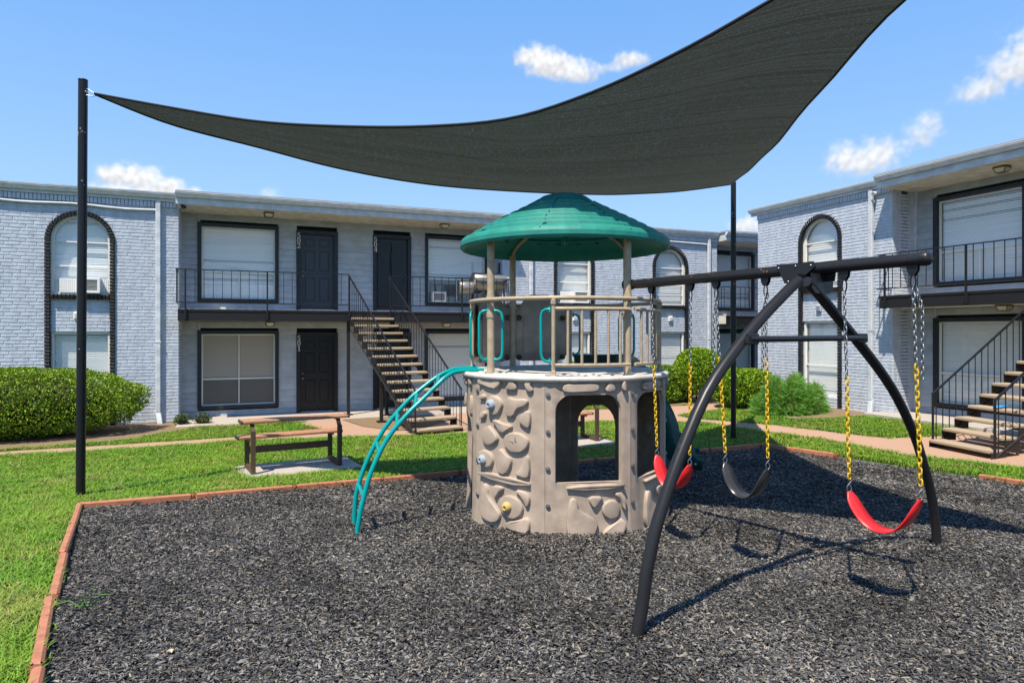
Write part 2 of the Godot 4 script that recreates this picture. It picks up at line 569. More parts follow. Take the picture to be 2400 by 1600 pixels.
func rect(x0: float, x1: float, y0: float, y1: float) -> PackedVector2Array:
	return PackedVector2Array([Vector2(x0, y0), Vector2(x1, y0), Vector2(x1, y1), Vector2(x0, y1)])

func arch(c: float, hw: float, y0: float, sp: float) -> PackedVector2Array:
	var p := PackedVector2Array([Vector2(c - hw, y0), Vector2(c + hw, y0)])
	for i in 19:
		var t := PI * i / 18
		p.append(Vector2(c + hw * cos(t), sp + hw * sin(t)))
	return p

func brick_wall(root: Node3D, x0: float, x1: float, yb: float, arches: Array, cam: Vector3, extra: Array) -> void:
	# a painted brick wall with tall arched window bays; z = 0 is the face
	var top := yb + 5.14
	var pg := rect(x0, x1, yb - 0.25, top)
	var spring := yb + 4.17
	for c in arches:
		var notch := arch(c, 0.66, yb - 0.6, spring)
		var left: Array = Geometry2D.clip_polygons(pg, notch)
		pg = left[0]
		for q in left:
			if q.size() > pg.size(): pg = q
	var mb := MB.new()
	mb.prism(pg, -0.28, 0.0)
	for c in arches:
		mb.box(Vector3(c, yb + 2.3, -0.42), Vector3(1.5, 5.0, 0.1))
		mb.box(Vector3(c, yb + 2.50, -0.11), Vector3(1.32, 0.74, 0.14))
		mb.box(Vector3(c, yb + 0.0, -0.11), Vector3(1.32, 0.48, 0.14))
	mb.box(Vector3((x0 + x1) * 0.5, yb + 2.6, -4.2), Vector3(x1 - x0, 5.2, 7.4))
	obj("wall", mb.mesh(), M.brick_paint, root)
	var hole := func(y: float) -> Array:
		var o := []
		for c in arches:
			if y < spring: o.append([c - 0.67, c + 0.67])
			elif y < spring + 0.67:
				var hw := sqrt(0.67 * 0.67 - (y - spring) * (y - spring))
				o.append([c - hw, c + hw])
		return o
	var list := brick_row_list(x0, x1, yb - 0.2, yb + 5.02, 0.0, hole)
	var none := func(_y: float) -> Array: return []
	for c in arches:
		list.append_array(brick_row_list(c - 0.57, c + 0.57, yb + 2.13, yb + 2.86, -0.04, none))
		list.append_array(brick_row_list(c - 0.57, c + 0.57, yb - 0.22, yb + 0.23, -0.04, none))
	list.append_array(extra)
	lay_bricks(list, root, root, cam, 300)
	# soldier course under the eave
	var so := MB.new()
	var x := x0
	while x < x1 - 0.02:
		so.cbox(Vector3(x + 0.038, yb + 5.085, 0.018 + rng.randf_range(-0.004, 0.004)), Vector3(0.066, 0.125, 0.05), 0.006)
		x += 0.0755
	var sc := obj("soldier_course", so.mesh(), M.brick_paint, root)
	sc.set_meta("kind", "stuff")
	for c in arches: arch_window(root, c, yb, spring, x0)

func arch_window(root: Node3D, c: float, yb: float, spring: float, _x0: float) -> void:
	var mb := MB.new()
	var rot := func(a: float) -> Basis: return Basis(Vector3.BACK, a)
	for s in [-1.0, 1.0]:
		var y := yb - 0.2
		while y < spring - 0.02:
			mb.cbox(Vector3(c + s * 0.616, y + 0.036, 0.008 + rng.randf_range(-0.004, 0.004)), Vector3(0.104 + rng.randf_range(-0.006, 0.006), 0.064, 0.09), 0.012)
			y += 0.0745
	for i in 27:
		var t := PI * (i + 0.5) / 27
		mb.cbox(Vector3(c + 0.616 * cos(t), spring + 0.616 * sin(t), 0.008 + rng.randf_range(-0.004, 0.004)), Vector3(0.104, 0.060, 0.09), 0.012, rot.call(t))
	for i in 15:
		mb.cbox(Vector3(c - 0.525 + i * 0.075, yb + 2.915, 0.015 + rng.randf_range(-0.004, 0.004)), Vector3(0.066, 0.11, 0.11), 0.010, Basis(Vector3.RIGHT, 0.12))
	obj("brick_surround", mb.mesh(), M.black_brick, root).set_meta("kind", "stuff")
	# upper window
	var fr := MB.new()
	var ab := arch(c, 0.565, yb + 2.97, spring)
	var n := ab.size()
	for i in n:
		var a := ab[i]; var b := ab[(i + 1) % n]
		fr.bar(Vector3(a.x, a.y, -0.09), Vector3(b.x, b.y, -0.09), 0.10, 0.05, Vector3.BACK)
	var w := obj("window", fr.mesh(), M.frame_white, root)
	var sash := MB.new()
	for y in [3.30, 3.60, 4.14]: sash.cbox(Vector3(c, yb + y, -0.10), Vector3(1.08, 0.028, 0.03), 0.004)
	obj("sash_bar", sash.mesh(), M.frame_white, w)
	obj("pane", flat(arch(c, 0.55, yb + 2.99, spring), -0.115), M.pane, w)
	var half := func(y: float) -> float:
		var k := y - spring
		return 0.54 if k < 0 else sqrt(maxf(0.0, 0.54 * 0.54 - k * k))
	obj("blind", blind_mesh(c - 0.54, c + 0.54, yb + 2.99, spring + 0.53, -0.20, half), M.slat_white, w)
	# lower window
	var lo := obj("window", ring_frame(c - 0.565, c + 0.565, yb + 0.24, yb + 2.13, 0.05, -0.13, -0.07), M.frame_white, root)
	box_part("sash_bar", Vector3(c, yb + 1.02, -0.10), Vector3(1.04, 0.035, 0.03), M.frame_white, lo)
	obj("pane", flat(rect(c - 0.52, c + 0.52, yb + 0.29, yb + 2.08), -0.115), M.pane, lo)
	obj("blind", blind_mesh(c - 0.52, c + 0.52, yb + 0.29, yb + 2.07, -0.20), M.slat_white, lo)

func flat_window(root: Node3D, x0: float, x1: float, y0: float, y1: float, z: float, style: int) -> Node3D:
	# style 0: blind over a two-pane slider; 1: taupe screens; 2: blind and a low opening left for a cooler
	var w := obj("window", ring_frame(x0, x1, y0, y1, 0.085, z - 0.13, z + 0.035), M.dark_trim, root)
	var a := x0 + 0.085; var b := x1 - 0.085; var lo := y0 + 0.085; var hi := y1 - 0.085
	obj("frame", ring_frame(a, b, lo, hi, 0.035, z - 0.10, z - 0.05), M.frame_white, w)
	var bar := MB.new()
	var mid := lo + (hi - lo) * 0.37
	bar.cbox(Vector3((a + b) * 0.5, mid, z - 0.075), Vector3(b - a - 0.07, 0.035, 0.04), 0.004)
	if style == 1: bar.cbox(Vector3((a + b) * 0.5, (lo + hi) * 0.5, z - 0.068), Vector3(0.026, hi - lo - 0.07, 0.03), 0.004)
	else: bar.cbox(Vector3((a + b) * 0.5, (lo + mid) * 0.5, z - 0.078), Vector3(0.035, mid - lo - 0.06, 0.03), 0.004)
	obj("sash_bar", bar.mesh(), M.frame_white, w)
	if style == 1:
		box_part("screen", Vector3((a + b) * 0.5, (mid + hi) * 0.5, z - 0.092), Vector3(b - a - 0.05, hi - mid - 0.03, 0.012), M.screen_taupe, w)
		box_part("screen", Vector3((a + b) * 0.5, (mid + lo) * 0.5, z - 0.092), Vector3(b - a - 0.05, mid - lo - 0.03, 0.012), M.screen_dark, w)
	else:
		var bl: float = lo + 0.04 if style == 0 else mid
		obj("blind", blind_mesh(a + 0.03, b - 0.03, bl, hi - 0.02, z - 0.14), M.slat_white, w)
		obj("pane", flat(rect(a + 0.03, b - 0.03, lo + 0.03, hi - 0.03), z - 0.095), M.pane, w)
	return w

func digit(t: String, h: float) -> TextMesh:
	var m := TextMesh.new()
	var f := SystemFont.new()
	f.font_names = PackedStringArray(["Droid Serif"])
	f.font_italic = true
	f.font_weight = 400
	m.font = f
	m.text = t
	m.font_size = 48
	m.pixel_size = h / 48.0 / 0.72
	m.depth = 0.012
	m.curve_step = 3.0
	return m

func door(root: Node3D, x0: float, x1: float, y0: float, z: float, number: String, m: Material, number_from := 0) -> Node3D:
	var y1 := y0 + 2.09
	var cw := 0.10
	var leaf := MB.new()
	var a := x0 + cw; var b := x1 - cw; var top := y1 - cw
	var w := b - a
	var zl := z - 0.075
	leaf.box(Vector3((a + b) * 0.5, (y0 + top) * 0.5, zl - 0.03), Vector3(w, top - y0, 0.03))
	var st := w * 0.135
	var cols := [[a, a + st], [a + w * 0.5 - st * 0.45, a + w * 0.5 + st * 0.45], [b - st, b]]
	for s in cols: leaf.box(Vector3((s[0] + s[1]) * 0.5, (y0 + top) * 0.5, zl - 0.006), Vector3(s[1] - s[0], top - y0, 0.018))
	var hgt := top - y0
	var rows := [[0.0, 0.12], [0.43, 0.52], [0.79, 0.84], [0.945, 1.0]]
	for g in [[cols[0][1], cols[1][0]], [cols[1][1], cols[2][0]]]:
		for rr in rows: leaf.box(Vector3((g[0] + g[1]) * 0.5, y0 + hgt * (rr[0] + rr[1]) * 0.5, zl - 0.0062), Vector3(g[1] - g[0], hgt * (rr[1] - rr[0]), 0.0176))
	var d := obj("door", leaf.mesh(), m, root)
	for g in [[cols[0][1], cols[1][0]], [cols[1][1], cols[2][0]]]:
		for k in 3:
			var ya: float = y0 + hgt * rows[k][1] + 0.02
			var yc: float = y0 + hgt * rows[k + 1][0] - 0.02
			box_part("panel", Vector3((g[0] + g[1]) * 0.5, (ya + yc) * 0.5, zl - 0.008), Vector3(g[1] - g[0] - 0.04, yc - ya, 0.022), m, d, 0.018)
	var fr := MB.new()
	fr.cbox(Vector3((x0 + x1) * 0.5, y1 - cw * 0.5, z - 0.03), Vector3(x1 - x0, cw, 0.13), 0.005)
	for s in [x0 + cw * 0.5, x1 - cw * 0.5]: fr.cbox(Vector3(s, (y0 + y1 - cw) * 0.5, z - 0.03), Vector3(cw, y1 - y0 - cw, 0.13), 0.005)
	obj("frame", fr.mesh(), M.dark_trim if m == M.door_slate else m, d)
	box_part("threshold", Vector3((a + b) * 0.5, y0 + 0.012, z - 0.05), Vector3(w, 0.024, 0.12), M.gutter, d)
	var kx := a + 0.055 if number_from == 0 else b - 0.055
	for k in [[0.93, 0.034], [1.06, 0.024]]:
		var kb := MB.new()
		kb.lathe([[0.001, 0.0], [k[1] * 0.95, 0.0], [k[1], 0.008], [k[1] * 0.6, 0.016], [k[1] * 0.85, 0.035], [k[1] * 0.6, 0.05], [0.001, 0.052]], 12, Vector3(kx, y0 + k[0] * 0.96, zl + 0.003), Basis(Vector3.RIGHT, PI / 2))
		obj("handle" if k[0] < 1 else "deadbolt", kb.mesh(), M.steel if k[0] < 1 else M.brass, d)
	for i in number.length():
		var o := obj("digit", digit(number[i], 0.125), M.plastic_white, d)
		o.position = Vector3(x0 + cw * 0.62, y1 - 0.15 - 0.135 * i, z + 0.042)
	return d

func railing(root: Node3D, x0: float, x1: float, y: float, z: float, posts: Array, returns: Array) -> void:
	# y: balcony floor
	var mb := MB.new()
	mb.bar(Vector3(x0, y + 0.90, z), Vector3(x1, y + 0.90, z), 0.035, 0.022)
	mb.bar(Vector3(x0, y + 0.145, z), Vector3(x1, y + 0.145, z), 0.032, 0.020)
	for rx in returns:
		mb.bar(Vector3(rx, y + 0.90, z), Vector3(rx, y + 0.90, 0.015), 0.030, 0.021)
		mb.bar(Vector3(rx, y + 0.145, z), Vector3(rx, y + 0.145, 0.015), 0.030, 0.019)
	for p in posts: mb.bar(Vector3(p, y - 0.24, z), Vector3(p, y + 0.89, z), 0.034, 0.034)
	var r := obj("railing", mb.mesh(), M.iron, root)
	var bm := MB.new()
	bm.box(Vector3(0, 0.5225, 0), Vector3(0.013, 0.735, 0.013))
	var bmesh := bm.mesh()
	var n := int(round((x1 - x0) / 0.19))
	for i in range(1, n):
		var x := x0 + (x1 - x0) * i / n
		var near := false
		for p in posts: near = near or absf(x - p) < 0.05
		if not near: obj("baluster", bmesh, M.iron, r).position = Vector3(x, y, z)
	for rx in returns:
		for k in 3: obj("baluster", bmesh, M.iron, r).position = Vector3(rx, y, z - (z - 0.02) * (k + 0.7) / 3.3)
	# fixing plates against the slab
	var pl := MB.new()
	for p in posts: pl.cbox(Vector3(p, y - 0.14, z - 0.005), Vector3(0.06, 0.24, 0.03), 0.006)
	obj("fixing_plate", pl.mesh(), M.iron, r)

func recess(root: Node3D, X: float, W: float, yb: float, wins: Array, doors: Array, gate: Array, right_return: bool) -> void:
	# the lap-sided bay behind the balcony; wins: [x0, x1, storey, style]; doors: [x0, x1, storey, number]
	var zw := -0.75
	var back := MB.new()
	back.box(Vector3(X + W * 0.5, yb + 2.6, zw - 0.27), Vector3(W, 5.3, 0.1))
	obj("bay_back", back.mesh(), M.inside_dark, root)
	var floor_y := [yb, yb + 2.67]
	var ceil_y := [yb + 2.38, yb + 5.06]
	for s in 2:
		var y: float = floor_y[s] + 0.02
		var ri := 0
		while y < ceil_y[s]:
			var yt := minf(y + 0.158, ceil_y[s])
			var holes := []
			for w in wins:
				if w[2] == s and yt > floor_y[s] + 0.215 and y < floor_y[s] + 2.17: holes.append([X + w[0] + 0.01, X + w[1] - 0.01])
			for d in doors:
				if d[2] == s and y < floor_y[s] + 2.08: holes.append([X + d[0] + 0.01, X + d[1] - 0.01])
			for q in cut(X, X + W, holes):
				var mb := MB.new()
				var g := rng.randf_range(-0.002, 0.002)
				mb.prism(PackedVector2Array([Vector2(-0.13, y), Vector2(0.030 + g, y), Vector2(0.034 + g, y + 0.012), Vector2(0.004 + g, yt), Vector2(-0.13, yt)]), q[0], q[1], Transform3D(Basis(Vector3(0, 0, 1), Vector3(0, 1, 0), Vector3(1, 0, 0)), Vector3(0, 0, zw)))
				obj("siding_board", mb.mesh(), M.siding if (ri + int(q[0] * 7)) % 3 else M.siding_b, root)
			y += 0.158
			ri += 1
	for w in wins: flat_window(root, X + w[0], X + w[1], floor_y[w[2]] + 0.21, floor_y[w[2]] + 2.17, zw + 0.03, w[3])
	for d in doors:
		var dn := door(root, X + d[0], X + d[1], floor_y[d[2]] + 0.03, zw + 0.03, d[3], M.door_slate if d[2] == 1 else M.door_black, d[4])
		if d.size() > 5:
			var tm := MB.new()
			for fl in [[0.12, 0.46, 0.03], [0.50, 0.80, 0.05]]:
				var q := PackedVector2Array()
				for i in 9: q.append(Vector2(X + d[0] + fl[0] + (0.02 * sin(i * 2.1 + fl[0] * 9)), floor_y[1] + 0.15 + i * 0.22))
				for i in 9: q.append(Vector2(X + d[0] + lerpf(fl[1], fl[0] + 0.34, i / 8.0) + 0.03 * sin(i * 1.7), floor_y[1] + 1.91 - i * 0.22))
				tm.prism(q, zw + fl[2], zw + fl[2] + 0.006)
			obj("torn_sheet", tm.mesh(), M.dark_trim, dn)
	# balcony
	var sl := MB.new()
	sl.cbox(Vector3(X + W * 0.5 + 0.01, yb + 2.525, -0.167), Vector3(W - 0.03, 0.27, 1.15), 0.006)
	obj("balcony_floor", sl.mesh(), M.soffit, root)
	var fa := MB.new()
	fa.cbox(Vector3(X + W * 0.5 + 0.01, yb + 2.49, 0.425), Vector3(W, 0.215, 0.034), 0.005)
	fa.cbox(Vector3(X + W * 0.5 + 0.01, yb + 2.632, 0.432), Vector3(W, 0.062, 0.044), 0.005)
	obj("balcony_fascia", fa.mesh(), M.slab_dark, root)
	var fl := MB.new()
	fl.box(Vector3(X + W * 0.5, yb + 2.666, -0.19), Vector3(W - 0.05, 0.012, 1.1))
	obj("balcony_deck", fl.mesh(), M.concrete, root)
	var y2 := yb + 2.67
	if gate.size():
		railing(root, X - 0.02, X + gate[0], y2, 0.47, [X + 0.17, X + 1.93, X + gate[0]], [X - 0.02])
		railing(root, X + gate[1], X + W + 0.03, y2, 0.47, [X + gate[1], X + 6.82], [X + W + 0.03])
	else:
		railing(root, X - 0.02, X + W, y2, 0.47, [X + 0.17, X + 1.85], [X - 0.02])
	# roof over the bay: end boards, soffit, fascia, gutter
	for ex in [X + 0.016, X + W - 0.016]: box_part("end_board", Vector3(ex, yb + 5.21, -0.165), Vector3(0.03, 0.195, 1.168), M.trim_white, root)
	var so := MB.new()
	so.box(Vector3(X + W * 0.5, yb + 5.085, -0.16), Vector3(W, 0.05, 1.18))
	obj("soffit", so.mesh(), M.soffit, root)
	var fs := MB.new()
	fs.cbox(Vector3(X + W * 0.5, yb + 5.135, 0.435), Vector3(W + 0.06, 0.155, 0.03), 0.004)
	fs.box(Vector3(X + W * 0.5, yb + 5.09, -0.70), Vector3(W - 0.01, 0.03, 0.03))
	obj("fascia", fs.mesh(), M.trim_white, root)
	gutter(root, X - 0.04, X + W + 0.04, yb + 5.21, 0.452)
	var rf := MB.new()
	rf.box(Vector3(X + W * 0.5, yb + 5.335, -3.6), Vector3(W + 0.06, 0.05, 8.28))
	obj("roof", rf.mesh(), M.roof_felt, root)

func gutter(root: Node3D, x0: float, x1: float, y: float, z: float) -> void:
	var mb := MB.new()
	var pr := PackedVector2Array([Vector2(0, 0), Vector2(0.065, 0), Vector2(0.072, 0.03), Vector2(0.10, 0.065), Vector2(0.118, 0.08), Vector2(0.118, 0.105), Vector2(0.125, 0.105), Vector2(0.125, 0.118), Vector2(0.105, 0.118), Vector2(0.105, 0.10), Vector2(0.02, 0.10), Vector2(0.02, 0.118), Vector2(0, 0.118)])
	mb.prism(pr, x0, x1, Transform3D(Basis(Vector3(0, 0, 1), Vector3(0, 1, 0), Vector3(1, 0, 0)), Vector3(0, y, z)))
	obj("gutter", mb.mesh(), M.gutter, root)

func brick_eave(root: Node3D, x0: float, x1: float, yb: float) -> void:
	box_part("fascia", Vector3((x0 + x1) * 0.5, yb + 5.20, 0.03), Vector3(x1 - x0, 0.09, 0.05), M.trim_white, root)
	gutter(root, x0, x1, yb + 5.225, 0.058)
	box_part("roof", Vector3((x0 + x1) * 0.5, yb + 5.352, -3.9), Vector3(x1 - x0 + 0.02, 0.05, 7.9), M.roof_felt, root)

func downspout(root: Node3D, x: float, yb: float, kick: float) -> void:
	var mb := MB.new()
	mb.cbox(Vector3(x, yb + 2.72, 0.068), Vector3(0.105, 4.88, 0.075), 0.012)
	mb.cbox(Vector3(x + kick * 0.04, yb + 0.14, 0.10), Vector3(0.11, 0.36, 0.08), 0.012, Basis(Vector3.RIGHT, -0.3) * Basis(Vector3.BACK, kick * 0.28))
	mb.box(Vector3(x, yb + 1.9, 0.07), Vector3(0.118, 0.03, 0.085))
	obj("downspout", mb.mesh(), M.trim_white, root)

func build_apartments() -> void:
	# building along the back: local x runs along its front to the right
	var o := Vector3(CA * -1.29 - SA * 17.3, 0, -(SA * -1.29 + CA * 17.3))
	var a := thing("apartment_building", "long two-storey block with pale blue brick, black arched windows and doors 501 to 504", "building", o, deg_to_rad(22.5))
	var camA := a.transform.affine_inverse() * Vector3(0, 2.13, 0)
	var noneA := func(_y: float) -> Array: return []
	var ret := brick_row_list(-0.73, -0.01, -0.2, 5.0, 8.17, noneA, 2)
	for b in brick_row_list(-0.73, -0.01, -0.2, 5.0, 0.0, noneA, 1): ret.append(b)
	brick_wall(a, -4.5, 0.0, 0.0, [-1.96], camA, ret)
	brick_wall(a, 8.17, 15.67, 0.0, [10.44, 13.85], camA, [])
	recess(a, 0.0, 8.17, 0.0, [[0.36, 2.25, 1, 0], [0.36, 2.25, 0, 1], [6.12, 8.0, 1, 2], [6.12, 8.0, 0, 0]],
		[[2.685, 3.735, 1, "502", 0], [2.685, 3.735, 0, "501", 0], [4.67, 5.72, 1, "504", 1, "torn"], [4.67, 5.72, 0, "503", 1]], [3.85, 4.89], true)
	recess(a, 15.67, 3.2, 0.0, [[0.36, 2.2, 1, 0], [0.36, 2.2, 0, 0]], [], [], false)
	brick_eave(a, -4.5, 0.0, 0.0)
	brick_eave(a, 8.17, 15.67, 0.0)
	downspout(a, -0.42, 0.0, 0.6)
	downspout(a, 9.02, 0.0, 0.0)
	downspout(a, 15.3, 0.0, 0.0)
	# surface conduit under the eave
	var cd := MB.new()
	var pts := []
	for i in 13: pts.append(Vector3(-4.5 + i * 0.34, 4.985 + 0.018 * sin(i * 1.1) - 0.004 * i, 0.06))
	cd.tube(pts, 0.028, 8)
	cd.tube([Vector3(8.6, 5.0, 0.06), Vector3(11.0, 4.97, 0.06), Vector3(13.0, 4.98, 0.06), Vector3(15.2, 4.95, 0.06)], 0.026, 8)
	obj("conduit", cd.mesh(), M.trim_white, a)
	# building on the right
	var ob := Vector3(CA * 13.63 - SA * 10.48, 0, -(SA * 13.63 + CA * 10.48))
	var b := thing("apartment_building", "two-storey block on the right with one arched window and a white-blind balcony window", "building", ob, deg_to_rad(-67.5))
	var camB := b.transform.affine_inverse() * Vector3(0, 2.13, 0)
	var yb := 0.27
	brick_wall(b, -4.18, 0.0, yb, [-2.02], camB, brick_row_list(-0.73, -0.01, yb - 0.2, yb + 5.0, 0.0, noneA, 1))
	recess(b, 0.0, 8.17, yb, [[0.45, 2.35, 1, 0], [0.45, 2.35, 0, 0], [6.12, 8.0, 1, 0], [6.12, 8.0, 0, 0]],
		[[2.785, 3.835, 1, "", 0], [2.785, 3.835, 0, "", 0]], [3.4, 4.6], true)
	brick_eave(b, -4.4, 0.0, yb)
	downspout(b, -0.50, yb, 0.5)
	box_part("corner_trim", Vector3(0.03, yb + 2.6, -0.71), Vector3(0.05, 5.0, 0.05), M.trim_white, b)
	box_part("corner_trim", Vector3(8.13, 2.6, -0.71), Vector3(0.05, 5.0, 0.05), M.trim_white, a)
	for k in [[a, 0.40, 0.0], [b, 0.50, yb]]:
		for s in 2: box_part("window_batten", Vector3(k[1], k[2] + 2.28 + 2.67 * s, -0.715), Vector3(0.045, 0.2, 0.02), M.siding, k[0])
	# slabs in front of the doors
	for k in [[a, 0.0, 8.4, 0.0, 0.95], [b, -0.3, 8.4, 0.27, 0.55]]:
		var mb := MB.new()
		mb.cbox(Vector3((k[1] + k[2]) * 0.5, k[3] - 0.085, (k[4] - 0.74) * 0.5), Vector3(k[2] - k[1], 0.25, k[4] + 0.74), 0.01)
		var pad := obj("concrete_walkway", mb.mesh(), M.concrete)
		pad.transform = k[0].transform
		pad.set_meta("kind", "structure")
	# lamps on the soffits
	var lamp: Node3D
	for k in [[a, 1.98, 5.055, 0.06, "upper soffit lamp left of door 502"], [a, 6.45, 5.055, 0.06, "upper soffit lamp above the window with the barbecue"], [a, 2.01, 2.385, 0.06, "soffit lamp under the balcony left of door 501"],
			[a, 6.5, 2.385, 0.06, "soffit lamp under the balcony right of the tan staircase"], [b, 2.31, 5.325, 0.0, "soffit lamp over the balcony of the right-hand block"], [b, 2.35, 2.655, 0.0, "soffit lamp under the balcony of the right-hand block"]]:
		var base: Node3D = k[0]
		var at: Vector3 = base.transform * Vector3(k[1], k[2], k[3])
		if lamp == null:
			lamp = thing("soffit_lamp", "", "lamp", at, base.rotation.y, "lamps on the soffits")
			var cap := MB.new()
			cap.cbox(Vector3(0, -0.015, 0), Vector3(0.24, 0.03, 0.20), 0.008)
			for q in [[-1, -1], [1, -1], [1, 1], [-1, 1]]: cap.bar(Vector3(q[0] * 0.115, -0.03, q[1] * 0.095), Vector3(q[0] * 0.075, -0.115, q[1] * 0.06), 0.012, 0.012)
			cap.box(Vector3(0, -0.118, 0), Vector3(0.16, 0.008, 0.13))
			obj("housing", cap.mesh(), M.lamp_metal, lamp)
			var gl := MB.new()
			gl.lathe([[0.078, -0.108], [0.125, -0.032]], 4, Vector3.ZERO, Basis(Vector3.UP, PI / 4), false)
			obj("glass", gl.mesh(), M.lamp_glass, lamp)
			lamp.set_meta("label", k[4])
		else: dup(lamp, at, base.rotation.y, k[4])
	# vents between the storeys
	var vent: Node3D
	for k in [[a, -2.02, 2.41, "white wall vent below the arched window behind the left pole"], [a, 10.47, 2.46, "white wall vent seen between the tower's balusters"], [a, 13.86, 2.46, "white wall vent between the far arched window and the round hedge ball"]]:
		var base: Node3D = k[0]
		var at: Vector3 = base.transform * Vector3(k[1], k[2], -0.02)
		if vent == null:
			vent = thing("wall_vent", k[3], "vent", at, base.rotation.y, "white vents on the brick bays")
			box_part("hood", Vector3(0, 0.085, 0.02), Vector3(0.15, 0.17, 0.05), M.plastic_white, vent, 0.012)
			var lv := MB.new()
			for i in 4: lv.box(Vector3(0, 0.04 + i * 0.03, 0.048), Vector3(0.11, 0.012, 0.014), Basis(Vector3.RIGHT, 0.5))
			obj("louvre", lv.mesh(), M.frame_white, vent)
		else: dup(vent, at, base.rotation.y, k[3])
	var dv := obj("wall_vent", MB.new().mesh() if false else vent_mesh(), M.siding_b)
	dv.transform = b.transform * Transform3D(Basis.IDENTITY, Vector3(-2.05, yb + 2.38, -0.02))
	tag(dv, "small blue-painted vent on the right-hand block's arched bay", "vent")
	# air conditioners in the windows
	air_unit(a, -1.79, 3.00, 0.0, 0.44, 0.34, "white air conditioner in the arched window beside the left pole", true)
	air_unit(a, 10.62, 2.98, 0.0, 0.50, 0.36, "air conditioner in the arched window seen above the tower's rail", true)
	air_unit(a, 6.50, 2.97, -0.72, 0.40, 0.29, "air conditioner in the balcony window right of door 504", false)
	smoker(a)
	# security light and camera under the eaves
	var sl := thing("security_light", "small white security light under the eave corner of the right-hand block", "lamp", b.transform * Vector3(-0.36, 5.34, 0.02), b.rotation.y)
	var s1 := MB.new()
	s1.cbox(Vector3(0, 0, 0.01), Vector3(0.09, 0.09, 0.03), 0.01)
	obj("base", s1.mesh(), M.plastic_white, sl)
	var s2 := MB.new()
	s2.lathe([[0.02, 0.0], [0.03, 0.05], [0.055, 0.12], [0.05, 0.125], [0.001, 0.11]], 14, Vector3(0, 0, 0.03), Basis(Vector3.RIGHT, 1.9))
	obj("lamp_head", s2.mesh(), M.plastic_white, sl)
	var sc := thing("security_camera", "small black camera under the eave at the left end of the upper balcony", "camera", a.transform * Vector3(0.10, 5.055, 0.30), a.rotation.y)
	var s3 := MB.new()
	s3.lathe([[0.045, 0.0], [0.045, -0.02], [0.02, -0.03], [0.001, -0.03]], 12)
	obj("mount", s3.mesh(), M.iron, sc)
	var s4 := MB.new()
	s4.cbox(Vector3(0.03, -0.055, 0.05), Vector3(0.06, 0.06, 0.16), 0.012, Basis(Vector3.UP, 0.5))
	obj("body", s4.mesh(), M.iron, sc)
	# a folded chair leans at the end of the far balcony
	var fc := thing("folding_chair", "dark folded chair on the far balcony beside the right-hand block", "chair", a.transform * Vector3(17.95, 2.68, 0.1), a.rotation.y)
	var fm := MB.new()
	for s in [-0.16, 0.16]:
		fm.tube([Vector3(s, 0, 0.10), Vector3(s, 0.75, -0.12)], 0.012, 6)
		fm.tube([Vector3(s * 0.9, 0, -0.05), Vector3(s * 0.9, 0.55, 0.06)], 0.012, 6)
	obj("frame", fm.mesh(), M.iron, fc)
	var fsn := MB.new()
	fsn.cbox(Vector3(0, 0.36, 0.06), Vector3(0.32, 0.34, 0.025), 0.008, Basis(Vector3.RIGHT, -0.2))
	obj("seat", fsn.mesh(), M.cream, fc)
	var fbk := MB.new()
	fbk.cbox(Vector3(0, 0.66, -0.09), Vector3(0.32, 0.16, 0.02), 0.008, Basis(Vector3.RIGHT, -0.28))
	obj("backrest", fbk.mesh(), M.cream, fc)

func vent_mesh() -> ArrayMesh:
	var mb := MB.new()
	mb.cbox(Vector3(0, 0.085, 0.02), Vector3(0.15, 0.17, 0.05), 0.012)
	for i in 4: mb.box(Vector3(0, 0.04 + i * 0.03, 0.048), Vector3(0.11, 0.012, 0.014), Basis(Vector3.RIGHT, 0.5))
	return mb.mesh()

func air_unit(base: Node3D, x: float, y: float, z: float, w: float, h: float, label: String, boards: bool) -> void:
	var t := thing("air_conditioner", label, "air conditioner", base.transform * Vector3(x, y, z), base.rotation.y, "air conditioners in the windows")
	obj("case", ring_frame(-w / 2, w / 2, 0.0, h, 0.05, -0.12, 0.13), M.plastic_white, t)
	box_part("grille", Vector3(0, h / 2, 0.06), Vector3(w - 0.09, h - 0.09, 0.10), M.grille_grey, t)
	var fins := MB.new()
	for i in int(h / 0.03) - 3: fins.box(Vector3(0, 0.06 + i * 0.03, 0.114), Vector3(w - 0.10, 0.006, 0.012))
	obj("fin", fins.mesh(), M.frame_white, t)
	if boards:
		var left := -0.19 - w * 0.5
		for s in [[-w / 2 - 0.36, -w / 2], [w / 2, w / 2 + 0.22]]:
			var bx := MB.new()
			var xx: float = s[0]
			while xx < s[1] - 0.01:
				bx.cbox(Vector3(xx + 0.018, h / 2 - 0.005, -0.06), Vector3(0.034, h - 0.02, 0.025), 0.006)
				xx += 0.036
			obj("side_panel", bx.mesh(), M.plastic_white, t)

